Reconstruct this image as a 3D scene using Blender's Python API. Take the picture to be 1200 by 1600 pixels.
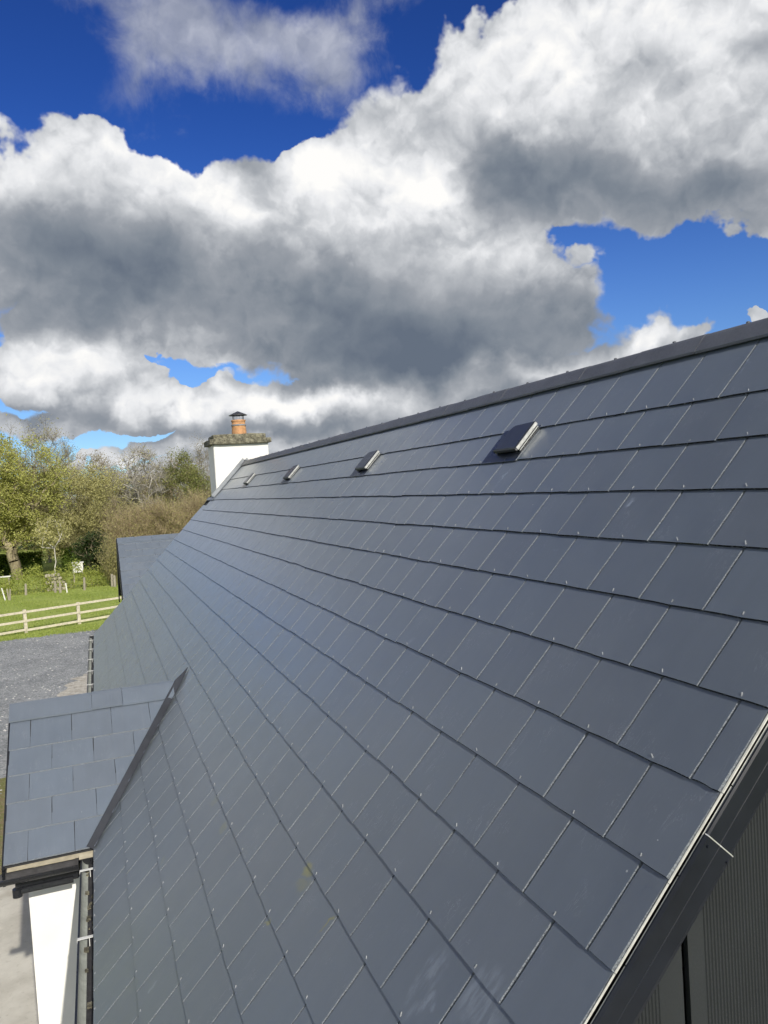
import bpy, math, random
import numpy as np
from mathutils import Matrix, Vector

# ------------------------------------------------------------------ camera
scene = bpy.context.scene
for o in list(bpy.data.objects):
    bpy.data.objects.remove(o, do_unlink=True)
col = scene.collection
Z0 = 5.2                                   # height of the roof reference point above the ground
CAM = np.array([-1.0751, -1.5053, 1.1956 + Z0])
YAW, PIT, ROLL, FOC = 0.3583, -0.0362, -0.0629, 1205.27
_f = np.array([math.sin(YAW)*math.cos(PIT), math.cos(YAW)*math.cos(PIT), math.sin(PIT)])
_r = np.array([math.cos(YAW), -math.sin(YAW), 0.0])
_u = np.cross(_r, _f)
R_ = _r*math.cos(ROLL) + _u*math.sin(ROLL)
U_ = -_r*math.sin(ROLL) + _u*math.cos(ROLL)
cd = bpy.data.cameras.new('camera')
cam = bpy.data.objects.new('camera', cd)
col.objects.link(cam)
cam.matrix_world = Matrix(((R_[0], U_[0], -_f[0], CAM[0]), (R_[1], U_[1], -_f[1], CAM[1]),
                           (R_[2], U_[2], -_f[2], CAM[2]), (0, 0, 0, 1)))
cd.sensor_fit = 'VERTICAL'
cd.lens = 26.0
cd.sensor_height = 26.0*1600.0/FOC
cd.clip_start = 0.05
cd.clip_end = 5000.0
scene.camera = cam
scene.cycles.use_adaptive_sampling = True
scene.cycles.adaptive_threshold = 0.025
scene.cycles.adaptive_min_samples = 12
scene.cycles.max_bounces = 5
scene.cycles.diffuse_bounces = 3
scene.cycles.glossy_bounces = 2
scene.cycles.transmission_bounces = 3
scene.render.resolution_x, scene.render.resolution_y = 768, 1024

# ------------------------------------------------------------------ light
SUN = Vector((0.092, -0.853, 0.515)).normalized()
sd = bpy.data.lights.new('sun', 'SUN')
sd.energy = 4.7
sd.angle = math.radians(0.53)
sd.color = (1.0, 0.95, 0.86)
sun = bpy.data.objects.new('sun', sd)
col.objects.link(sun)
sun.rotation_euler = SUN.to_track_quat('Z', 'Y').to_euler()
vs = scene.view_settings
vs.view_transform = 'Standard'
vs.look = 'None'
vs.exposure = 0.0
vs.gamma = 1.0
vs.use_curve_mapping = False
WISP = [(0.18, 0.529, 0.259, 0.076, -0.23, 0.8), (0.107, 0.484, 0.137, 0.061, 0.579, 0.65), (0.293, 0.541, 0.185, 0.064, -0.191, 0.7), (0.349, 0.485, 0.089, 0.069, -0.917, 0.6), (0.045, 0.532, 0.103, 0.034, 0.093, 0.3), (0.431, 0.54, 0.065, 0.029, -0.077, 0.4)]
CLOUD = [(0.039, 0.296, 0.243, 0.124, 0.032, 1.2), (-0.035, 0.354, 0.132, 0.073, 0.075, 0.8), (0.24, 0.282, 0.323, 0.138, -0.113, 1.3), (0.206, 0.362, 0.135, 0.066, -0.004, 0.7), (0.377, 0.261, 0.279, 0.133, -0.202, 1.3), (0.416, 0.347, 0.147, 0.085, -0.073, 0.8), (0.489, 0.207, 0.17, 0.085, -0.296, 1.0), (0.053, 0.379, 0.096, 0.053, 0.052, 0.5), (0.312, 0.374, 0.09, 0.049, -0.038, 0.5), (0.608, 0.21, 0.062, 0.045, 0.411, 0.55), (0.387, 0.159, 0.214, 0.044, -0.135, 0.5), (0.709, 0.398, 0.3, 0.121, -0.184, 1.3), (0.526, 0.419, 0.175, 0.099, 0.409, 0.95), (0.804, 0.347, 0.204, 0.096, -0.21, 1.1), (0.615, 0.458, 0.185, 0.093, 0.282, 0.85), (0.809, 0.45, 0.176, 0.069, -0.24, 0.8), (0.405, 0.424, 0.09, 0.063, 0.28, 0.6), (0.585, 0.344, 0.086, 0.049, -0.303, 0.5), (0.638, 0.262, 0.035, 0.02, 0.218, 0.6), (0.689, 0.151, 0.067, 0.042, 0.059, 0.9), (0.75, 0.148, 0.028, 0.019, -0.126, 0.5), (0.822, 0.156, 0.033, 0.014, -0.144, 0.7), (-0.064, 0.161, 0.089, 0.037, 0.004, 0.85), (-0.067, 0.211, 0.061, 0.024, 0.027, 0.45), (0.287, 0.134, 0.098, 0.023, -0.052, 0.5), (-0.013, 0.187, 0.086, 0.03, -0.081, 0.6), (0.058, 0.153, 0.045, 0.019, -0.192, 0.4), (0.229, 0.135, 0.073, 0.024, -0.045, 0.5), (0.012, 0.127, 0.116, 0.038, -0.16, 0.9), (0.115, 0.096, 0.117, 0.033, -0.04, 0.85), (0.228, 0.107, 0.114, 0.042, -0.048, 0.95), (0.333, 0.089, 0.198, 0.049, -0.06, 0.95), (0.483, 0.112, 0.179, 0.045, -0.006, 0.95), (0.58, 0.128, 0.087, 0.031, 0.048, 0.8), (-0.055, 0.094, 0.104, 0.025, -0.027, 0.75), (0.313, 0.041, 0.248, 0.037, -0.061, 0.9), (0.12, 0.048, 0.156, 0.021, -0.053, 0.8), (-0.023, 0.05, 0.078, 0.008, -0.048, 0.6), (-0.075, 0.193, 0.047, 0.013, 0.021, 0.3), (0.141, 0.015, 0.205, 0.018, -0.061, 0.8), (-0.074, 0.024, 0.102, 0.012, -0.058, 0.6), (0.447, 0.057, 0.164, 0.049, -0.068, 0.8)]
DARK = [(0.083, 0.29, 0.25, 0.079, -0.069, 0.75), (-0.019, 0.287, 0.163, 0.07, 0.046, 0.55), (0.342, 0.225, 0.271, 0.085, -0.16, 0.75), (0.472, 0.2, 0.212, 0.086, -0.257, 0.85), (0.403, 0.154, 0.272, 0.048, -0.155, 0.7), (0.599, 0.188, 0.086, 0.053, -0.281, 0.6), (-0.003, 0.216, 0.143, 0.037, 0.016, 0.5), (0.632, 0.355, 0.099, 0.047, -0.321, 0.75), (0.783, 0.325, 0.125, 0.046, -0.195, 0.5), (0.704, 0.312, 0.147, 0.034, -0.164, 0.4), (0.545, 0.342, 0.095, 0.063, -0.639, 0.45), (0.822, 0.441, 0.04, 0.029, -0.244, 0.35), (0.22, 0.388, 0.068, 0.041, -0.179, 0.55), (0.023, 0.374, 0.08, 0.027, 0.061, 0.35), (-0.036, 0.334, 0.084, 0.034, 0.069, 0.3), (0.516, 0.387, 0.064, 0.048, -0.633, 0.3), (0.704, 0.437, 0.088, 0.037, -0.189, 0.18), (0.348, 0.064, 0.19, 0.041, -0.062, 0.5), (0.465, 0.089, 0.18, 0.037, -0.072, 0.5), (-0.012, 0.104, 0.129, 0.023, -0.114, 0.25), (0.144, 0.059, 0.126, 0.024, -0.051, 0.25), (-0.057, 0.068, 0.111, 0.023, -0.038, 0.2), (0.262, 0.134, 0.098, 0.024, -0.049, 0.3)]
BRIGHT = [(0.135, 0.406, 0.039, 0.03, 0.029, 0.5), (0.289, 0.395, 0.049, 0.027, -0.028, 0.4), (0.138, 0.396, 0.093, 0.04, -0.323, 0.6), (0.182, 0.362, 0.055, 0.042, -0.52, 0.5), (0.312, 0.381, 0.073, 0.042, -0.038, 0.7), (0.433, 0.353, 0.073, 0.064, -0.602, 0.8), (0.055, 0.405, 0.067, 0.026, 0.058, 0.3), (-0.007, 0.172, 0.086, 0.03, -0.001, 0.35), (0.243, 0.103, 0.098, 0.036, -0.051, 0.25), (0.573, 0.132, 0.071, 0.028, -0.091, 0.4), (0.689, 0.163, 0.067, 0.038, -0.119, 0.4), (0.6, 0.467, 0.17, 0.067, 0.288, 0.25), (0.807, 0.415, 0.102, 0.048, -0.231, 0.2), (0.408, 0.456, 0.049, 0.039, -0.069, 0.2), (0.085, 0.109, 0.084, 0.031, -0.034, 0.35), (0.647, 0.22, 0.023, 0.019, 0.574, 0.5)]
world = bpy.data.worlds.new('World')
scene.world = world
world.use_nodes = True
world.cycles.sampling_method = 'MANUAL'
world.cycles.sample_map_resolution = 256
class NT:
    """small helper for node trees"""
    def __init__(s, tree):
        s.t = tree; s.n = tree.nodes; s.l = tree.links; s.n.clear()
    def set(s, sock, v):
        if isinstance(v, bpy.types.NodeSocket): s.l.new(v, sock)
        elif v is not None: sock.default_value = v
    def node(s, typ, ins=None, **kw):
        nd = s.n.new(typ)
        for k, v in kw.items(): setattr(nd, k, v)
        for k, v in (ins or {}).items(): s.set(nd.inputs[k], v)
        return nd
    def math(s, op, a, b=None, c=None, clamp=False):
        nd = s.n.new('ShaderNodeMath'); nd.operation = op; nd.use_clamp = clamp
        s.set(nd.inputs[0], a); s.set(nd.inputs[1], b); s.set(nd.inputs[2], c)
        return nd.outputs[0]
    def vmath(s, op, a, b=None, scale=None):
        nd = s.n.new('ShaderNodeVectorMath'); nd.operation = op
        s.set(nd.inputs[0], a); s.set(nd.inputs[1], b)
        if scale is not None: s.set(nd.inputs['Scale'], scale)
        return nd.outputs['Vector'] if op not in ('LENGTH', 'DOT_PRODUCT', 'DISTANCE') else nd.outputs['Value']
    def ramp(s, f, a, b, c=0.0, d=1.0, smooth=True):
        nd = s.n.new('ShaderNodeMapRange'); nd.interpolation_type = 'SMOOTHSTEP' if smooth else 'LINEAR'
        s.set(nd.inputs[0], f)
        for i, v in enumerate((a, b, c, d)): s.set(nd.inputs[i+1], v)
        return nd.outputs[0]
    def mix(s, f, a, b, blend='MIX'):
        nd = s.n.new('ShaderNodeMix'); nd.data_type = 'RGBA'; nd.blend_type = blend
        s.set(nd.inputs['Factor'], f)
        for k, v in ((6, a), (7, b)):
            if isinstance(v, tuple) and len(v) == 3: v = v + (1,)
            s.set(nd.inputs[k], v)
        return nd.outputs[2]
    def noise(s, vec, scale, detail=4, rough=0.5, dist=0.0, lac=2.0):
        nd = s.node('ShaderNodeTexNoise', {'Vector': vec, 'Scale': scale, 'Detail': detail, 'Roughness': rough, 'Distortion': dist, 'Lacunarity': lac})
        return nd
    def voro(s, vec, scale, detail=0, rough=.5, feature='F1', rand=1.0):
        nd = s.n.new('ShaderNodeTexVoronoi'); nd.feature = feature
        s.set(nd.inputs['Vector'], vec); nd.inputs['Scale'].default_value = scale
        nd.inputs['Detail'].default_value = detail; nd.inputs['Roughness'].default_value = rough
        nd.inputs['Randomness'].default_value = rand
        return nd

RELIEF, SLOPE, FINE, BASE, DARKEN = .85, .32, .13, .63, .58
def build_sky():
    g = NT(world.node_tree)
    dirv = g.node('ShaderNodeTexCoord').outputs['Generated']
    sep = g.node('ShaderNodeSeparateXYZ', {0: dirv})
    az = g.math('ARCTAN2', sep.outputs[0], sep.outputs[1])
    el = g.math('ARCSINE', sep.outputs[2])
    V = g.node('ShaderNodeCombineXYZ', {0: az, 1: el, 2: 0.0}).outputs[0]
    # billowing displacement of the cloud outlines
    w1 = g.noise(dirv, 5.5, 2, .5).outputs['Color']
    w2 = g.noise(dirv, 17, 4, .56).outputs['Color']
    q1 = g.vmath('SCALE', g.vmath('SUBTRACT', w1, (.5, .5, .5)), scale=.13)
    q2 = g.vmath('SCALE', g.vmath('SUBTRACT', w2, (.5, .5, .5)), scale=.085)
    W = g.vmath('MULTIPLY', g.vmath('ADD', g.vmath('ADD', V, q1), q2), (1, 1, 0))
    def blobs(L, vec):
        acc = None
        for (a, e, ra, re, rot, amp) in L:
            mp = g.n.new('ShaderNodeMapping'); mp.vector_type = 'TEXTURE'
            g.set(mp.inputs['Vector'], vec)
            mp.inputs['Location'].default_value = (a, e, 0)
            mp.inputs['Rotation'].default_value = (0, 0, rot)
            mp.inputs['Scale'].default_value = (ra, re, 1)
            gr = g.node('ShaderNodeTexGradient', {'Vector': mp.outputs[0]}, gradient_type='SPHERICAL').outputs['Fac']
            acc = g.math('MULTIPLY', gr, amp) if acc is None else g.math('MULTIPLY_ADD', gr, amp, acc)
        return acc
    def billow(vec):
        n = g.noise(vec, 9, 5, .58).outputs['Fac']
        v = g.node('ShaderNodeTexVoronoi', {'Vector': vec, 'Scale': 18.0, 'Detail': 1.0, 'Roughness': .6, 'Lacunarity': 2.6}, feature='F1', normalize=True).outputs['Distance']
        return g.math('SUBTRACT', n, g.math('MULTIPLY', v, .6))
    wv = g.vmath('ADD', dirv, g.vmath('SCALE', g.vmath('SUBTRACT', w2, (.5, .5, .5)), scale=.06))
    h0 = billow(wv)
    h1 = billow(g.vmath('ADD', wv, (-.006, -.008, .014)))
    big = [c for c in CLOUD if c[5] >= .8]; rest = [c for c in CLOUD if c[5] < .8]
    densb = blobs(big, W)
    dens = g.math('ADD', densb, blobs(rest, W))
    Wu = g.vmath('ADD', W, (-.006, .03, 0))
    densu = blobs(big, Wu)
    # the rest of the sky, outside the measured part, goes on with the same broken cloud
    ctr = g.vmath('DISTANCE', g.vmath('MULTIPLY', V, (1, .9, 0)), (.38, .27, 0))
    outm = g.ramp(ctr, .52, .8)
    gen = g.ramp(g.noise(dirv, 2.6, 3, .5).outputs['Fac'], .40, .66, 0, .8, smooth=False)
    gen = g.math('MULTIPLY', gen, g.ramp(el, -.02, .06))
    D = g.math('MULTIPLY_ADD', outm, gen, dens)
    Dn = g.math('MULTIPLY_ADD', g.math('SUBTRACT', h0, .18), .42, D)
    Ws = g.vmath('MULTIPLY', g.vmath('ADD', V, g.vmath('SCALE', g.vmath('ADD', q1, q2), scale=.55)), (1, 1, 0))
    dk = blobs(DARK, Ws)
    dk = g.math('SUBTRACT', 1.0, g.math('EXPONENT', g.math('MULTIPLY', dk, -1.25)))
    soft = g.ramp(g.noise(dirv, 4.0, 2, .5).outputs['Fac'], .38, .62, .05, .22)
    soft = g.math('MULTIPLY_ADD', dk, .22, soft)
    alpha = g.ramp(Dn, .17, g.math('ADD', soft, .17))
    thin = g.ramp(Dn, .2, .75)
    # light on the cloud: bright where the cloud thins out upwards / towards the sun
    relief = g.math('MULTIPLY', g.math('SUBTRACT', h0, h1), RELIEF)
    m0 = g.noise(wv, 5.5, 3, .5).outputs['Fac']; m1 = g.noise(g.vmath('ADD', wv, (-.012, -.03, .055)), 5.5, 3, .5).outputs['Fac']
    relief2 = g.math('MULTIPLY', g.math('SUBTRACT', m0, m1), .75)
    slope = g.math('MULTIPLY', g.math('SUBTRACT', densb, densu), SLOPE)
    br = blobs(BRIGHT, Ws)
    fine = g.math('MULTIPLY', g.math('SUBTRACT', g.noise(wv, 26, 5, .66).outputs['Fac'], .5), FINE)
    relief = g.math('MULTIPLY', relief, g.math('MULTIPLY_ADD', dk, -.88, 1.0))
    L = g.math('ADD', g.math('ADD', g.math('ADD', BASE, relief), relief2), slope)
    L = g.math('ADD', L, g.math('MULTIPLY', fine, g.math('MULTIPLY_ADD', dk, -.55, 1.0)))
    L = g.math('SUBTRACT', L, g.math('MULTIPLY', dk, DARKEN))
    L = g.math('MULTIPLY_ADD', br, .40, L)
    L = g.math('MULTIPLY_ADD', g.math('MULTIPLY', outm, gen), -.08, L)
    # thin high veil
    wl = g.math('ADD', blobs(WISP, W), g.math('MULTIPLY', g.math('SUBTRACT', g.noise(g.vmath('MULTIPLY', dirv, (1.5, 1.0, 1.1)), 12, 6, .68, .6).outputs['Fac'], .5), .9))
    wl = g.math('MULTIPLY', g.ramp(wl, .20, 1.1), .62)
    alpha = g.math('MAXIMUM', alpha, wl)
    cr = g.n.new('ShaderNodeValToRGB'); g.set(cr.inputs[0], L)
    e = cr.color_ramp.elements
    e[0].position = .0; e[0].color = (.13, .162, .215, 1)
    e[1].position = 1.0; e[1].color = (1.0, .99, .97, 1)
    for p, c in ((.2, (.205, .238, .285, 1)), (.42, (.32, .345, .385, 1)), (.65, (.56, .58, .61, 1)), (.85, (.84, .85, .87, 1))):
        k = e.new(p); k.color = c
    sky = g.n.new('ShaderNodeTexSky'); sky.sky_type = 'NISHITA'; sky.sun_disc = False
    sky.sun_elevation = math.asin(SUN.z); sky.sun_rotation = math.atan2(SUN.x, SUN.y)
    sky.air_density = 1.0; sky.dust_density = 0.0; sky.ozone_density = 2.0; sky.altitude = 50
    hs = g.node('ShaderNodeHueSaturation', {'Hue': .512, 'Saturation': 1.15, 'Value': 1.0, 'Color': sky.outputs[0]})
    # phone-camera rendering of a clear spring sky: deeper blue high up, unchanged low down
    tint = g.vmath('MULTIPLY', hs.outputs[0], (.60*.09/.41, .84*.09/.46, 1.22*.09/.69))
    tint = g.node('ShaderNodeGamma', {'Color': tint, 'Gamma': 1.4}).outputs[0]
    tint = g.vmath('MULTIPLY', tint, (.41/.09, .46/.09, .69/.09))
    low = g.vmath('MULTIPLY', hs.outputs[0], (.60, .84, 1.22))
    tint = g.mix(g.ramp(el, .10, .46), low, tint)
    b1 = g.node('ShaderNodeBackground', {'Color': tint, 'Strength': .09})
    b2 = g.node('ShaderNodeBackground', {'Color': cr.outputs[0], 'Strength': 1.0})
    mx = g.node('ShaderNodeMixShader', {0: alpha, 1: b1.outputs[0], 2: b2.outputs[0]})
    out = g.node('ShaderNodeOutputWorld', {'Surface': mx.outputs[0]})
build_sky()

# ------------------------------------------------------------------ helpers
rng = np.random.default_rng(7)
random.seed(7)
WM = {}                                     # world matrix of every object built
I4 = Matrix.Identity(4)
def obj(name, mesh, parent=None, world=I4):
    o = bpy.data.objects.new(name, mesh)
    col.objects.link(o)
    WM[o] = world.copy()
    if parent is not None:
        o.parent = parent
        o.matrix_basis = WM[parent].inverted() @ world
    else:
        o.matrix_basis = world
    return o
def empty(name, loc):
    return obj(name, None, None, Matrix.Translation(loc))
def tag(o, label=None, cat=None, group=None, kind=None):
    if label: o['label'] = label
    if cat: o['category'] = cat
    if group: o['group'] = group
    if kind: o['kind'] = kind
    return o
class MB:
    """collects faces, then links them as ONE mesh object"""
    def __init__(s): s.v = []; s.f = []; s.m = []
    def add(s, vs, fs, mi=0, M=None):
        k = len(s.v)
        for p in vs:
            if M is not None: p = M @ Vector(p)
            s.v.append((p[0], p[1], p[2]))
        for f in fs:
            s.f.append(tuple(k+i for i in f)); s.m.append(mi)
    def box(s, a, b, mi=0, M=None, bev=0.0):
        (x0, y0, z0), (x1, y1, z1) = a, b
        if bev <= 0:
            vs = [(x, y, z) for z in (z0, z1) for y in (y0, y1) for x in (x0, x1)]
            s.add(vs, [(0, 2, 3, 1), (4, 5, 7, 6), (0, 1, 5, 4), (2, 6, 7, 3), (0, 4, 6, 2), (1, 3, 7, 5)], mi, M)
            return
        e = bev
        def ring(x0, y0, x1, y1, z): return [(x0, y0, z), (x1, y0, z), (x1, y1, z), (x0, y1, z)]
        def ring8(z): return [(x0+e, y0, z), (x1-e, y0, z), (x1, y0+e, z), (x1, y1-e, z), (x1-e, y1, z), (x0+e, y1, z), (x0, y1-e, z), (x0, y0+e, z)]
        def ring8i(z): return [(x0+e, y0+e, z), (x1-e, y0+e, z), (x1-e, y0+e, z), (x1-e, y1-e, z), (x1-e, y1-e, z), (x0+e, y1-e, z), (x0+e, y1-e, z), (x0+e, y0+e, z)]
        vs = ring(x0+e, y0+e, x1-e, y1-e, z0) + ring8(z0+e) + ring8(z1-e) + ring(x0+e, y0+e, x1-e, y1-e, z1)
        fs = [(3, 2, 1, 0), (20, 21, 22, 23)]
        for i in range(8): fs.append((4+i, 4+(i+1) % 8, 12+(i+1) % 8, 12+i))
        for i in range(4):
            a0, a1 = 4+2*i, 4+2*i+1
            fs.append((i, (i+1) % 4, a1, a0)); fs.append(((i+1) % 4, 4+(2*i+2) % 8, a1))
            b0, b1 = 12+2*i, 12+2*i+1
            fs.append((b0, b1, 20+(i+1) % 4, 20+i)); fs.append((b1, 12+(2*i+2) % 8, 20+(i+1) % 4))
        s.add(vs, fs, mi, M)
    def sweep(s, prof, A, B, closed=False, mi=0, M=None, caps=False):
        """profile: list of 3-vectors offsets; swept from A to B"""
        n = len(prof); A = Vector(A); B = Vector(B)
        vs = [A+Vector(p) for p in prof] + [B+Vector(p) for p in prof]
        fs = [(i, (i+1) % n, n+(i+1) % n, n+i) for i in range(n if closed else n-1)]
        if caps: fs += [tuple(range(n-1, -1, -1)), tuple(range(n, 2*n))]
        s.add(vs, fs, mi, M)
    def lathe(s, prof, c, n=24, mi=0):
        vs = []; fs = []
        for (r, z) in prof:
            for i in range(n):
                a = 2*math.pi*i/n
                vs.append((c[0]+r*math.cos(a), c[1]+r*math.sin(a), c[2]+z))
        for j in range(len(prof)-1):
            for i in range(n):
                fs.append((j*n+i, j*n+(i+1) % n, (j+1)*n+(i+1) % n, (j+1)*n+i))
        s.add(vs, fs, mi)
    def tube(s, p, q, r0, r1=None, n=6, mi=0):
        r1 = r0 if r1 is None else r1
        p = Vector(p); q = Vector(q); d = (q-p).normalized()
        a = d.orthogonal().normalized(); b = d.cross(a)
        vs = [p+(a*math.cos(t)+b*math.sin(t))*r0 for t in [2*math.pi*i/n for i in range(n)]]
        vs += [q+(a*math.cos(t)+b*math.sin(t))*r1 for t in [2*math.pi*i/n for i in range(n)]]
        fs = [(i, (i+1) % n, n+(i+1) % n, n+i) for i in range(n)] + [tuple(range(n-1, -1, -1)), tuple(range(n, 2*n))]
        s.add(vs, fs, mi)
    def build(s, name, mats, parent=None, world=I4, smooth=False):
        me = bpy.data.meshes.new(name)
        me.from_pydata(s.v, [], s.f)
        for m in (mats if isinstance(mats, (list, tuple)) else [mats]): me.materials.append(m)
        if any(s.m): me.polygons.foreach_set('material_index', s.m)
        if smooth: me.polygons.foreach_set('use_smooth', [True]*len(s.f))
        me.update()
        # vertices were given in world coordinates: move them into the object's frame
        if world != I4: me.transform(world.inverted())
        return obj(name, me, parent, world)
def np_mesh(name, V, F, mats, mi=None, smooth=False):
    """V (n,3), F (m,k) arrays of equal-sized faces"""
    me = bpy.data.meshes.new(name)
    m, k = F.shape
    me.vertices.add(len(V)); me.vertices.foreach_set('co', np.ascontiguousarray(V, dtype=np.float32).ravel())
    me.loops.add(m*k); me.loops.foreach_set('vertex_index', np.ascontiguousarray(F, dtype=np.int32).ravel())
    me.polygons.add(m); me.polygons.foreach_set('loop_start', np.arange(0, m*k, k, dtype=np.int32))
    me.polygons.foreach_set('loop_total', np.full(m, k, dtype=np.int32))
    for mt in (mats if isinstance(mats, (list, tuple)) else [mats]): me.materials.append(mt)
    if mi is not None: me.polygons.foreach_set('material_index', np.asarray(mi, dtype=np.int32))
    if smooth: me.polygons.foreach_set('use_smooth', np.ones(m, dtype=bool))
    me.update(calc_edges=True)
    return me

# ------------------------------------------------------------------ materials
def material(name):
    m = bpy.data.materials.new(name); m.use_nodes = True
    g = NT(m.node_tree)
    b = g.node('ShaderNodeBsdfPrincipled'); o = g.node('ShaderNodeOutputMaterial', {0: b.outputs[0]})
    return m, g, b
def bump(g, b, h, strength=.3, dist=.01):
    nd = g.node('ShaderNodeBump', {'Strength': strength, 'Distance': dist, 'Height': h})
    g.set(b.inputs['Normal'], nd.outputs[0])
def simple(name, c, rough=.6, metal=0.0, var=.12, scale=6.0, bstr=.15, bscale=60, spec=.5, bdist=.004):
    m, g, b = material(name)
    P_ = g.node('ShaderNodeNewGeometry').outputs['Position']
    n = g.noise(P_, scale, 5, .6).outputs['Fac']
    n2 = g.noise(P_, bscale, 4, .6).outputs['Fac']
    f = g.ramp(n, .25, .75, 1-var, 1+var, smooth=False)
    c3 = g.vmath('SCALE', c, scale=f)
    g.set(b.inputs['Base Color'], c3)
    g.set(b.inputs['Roughness'], g.ramp(n2, .3, .7, max(rough-.07, .02), rough+.07))
    b.inputs['Metallic'].default_value = metal
    b.inputs['Specular IOR Level'].default_value = spec
    bump(g, b, n2, bstr, bdist)
    return m
def island_random(g):
    a = g.node('ShaderNodeObjectInfo').outputs['Random']
    r = g.node('ShaderNodeNewGeometry').outputs['Random Per Island']
    return g.math('FRACT', g.math('ADD', a, g.math('MULTIPLY', r, 7.31)))

RP, GA = 0.8096, 0.2518                    # roof pitch, slate gauge
cP, sP = math.cos(RP), math.sin(RP)
MR = Matrix(((cP, 0, -sP, 0), (0, 1, 0, 0), (sP, 0, cP, Z0), (0, 0, 0, 1)))   # roof frame: x up the slope, y along the ridge, z outwards

# stains that lie on the slates: (v, u, length up the slope, width, strength)
CHALK = [(-0.372, 0.55, 0.138, 0.06, 0.27, 0.129), (-0.284, 0.321, 0.114, 0.11, 0.28, -0.303), (0.025, 0.55, 0.018, 0.025, 0.5, -0.314), (1.648, 2.392, 0.113, 0.018, 0.95, -0.058), (1.444, 1.115, 0.049, 0.03, 0.6, -0.605), (-0.403, 0.486, 0.05, 0.03, 0.4, -0.531), (1.559, 4.473, 0.086, 0.06, 0.7, -1.04), (-0.388, 6.437, 0.137, 0.05, 0.4, -0.982), (1.047, 5.167, 0.102, 0.12, 0.5, -1.031), (1.389, 4.4, 0.085, 0.12, 0.35, -1.02), (0.537, 2.062, 0.03, 0.03, 0.3, -0.372), (1.18, 8.675, 0.198, 0.15, 0.45, -1.178), (1.407, 7.513, 0.076, 0.15, 0.4, -0.555), (1.864, 9.155, 0.133, 0.2, 0.5, -0.996), (2.205, 0.981, 0.072, 0.006, 1.0, 0.014), (2.255, 1.081, 0.015, 0.008, 1.0, 0.021), (-0.258, 1.388, 0.014, 0.03, 0.25, -0.489), (1.286, 2.284, 0.045, 0.04, 0.25, -0.097), (1.174, 1.398, 0.012, 0.02, 0.35, -0.123), (-1.417, 2.126, 0.031, 0.03, 0.4, -0.089), (-1.683, 3.878, 0.034, 0.03, 0.35, 0.547), (-1.24, 2.377, 0.025, 0.03, 0.3, -0.102)]
LICHEN = [(-0.515, 1.549, 0.036, 0.055, 0.8, 0.179), (-0.764, 1.575, 0.017, 0.03, 0.7, 0.584), (-0.797, 2.606, 0.042, 0.05, 0.35, -0.55), (-0.552, 1.193, 0.065, 0.008, 0.8, -0.217), (-0.566, 1.516, 0.034, 0.09, 0.35, 0.359), (-0.784, 2.973, 0.055, 0.05, 0.25, -0.384), (-1.215, 3.051, 0.026, 0.05, 0.25, 0.131)]
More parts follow.
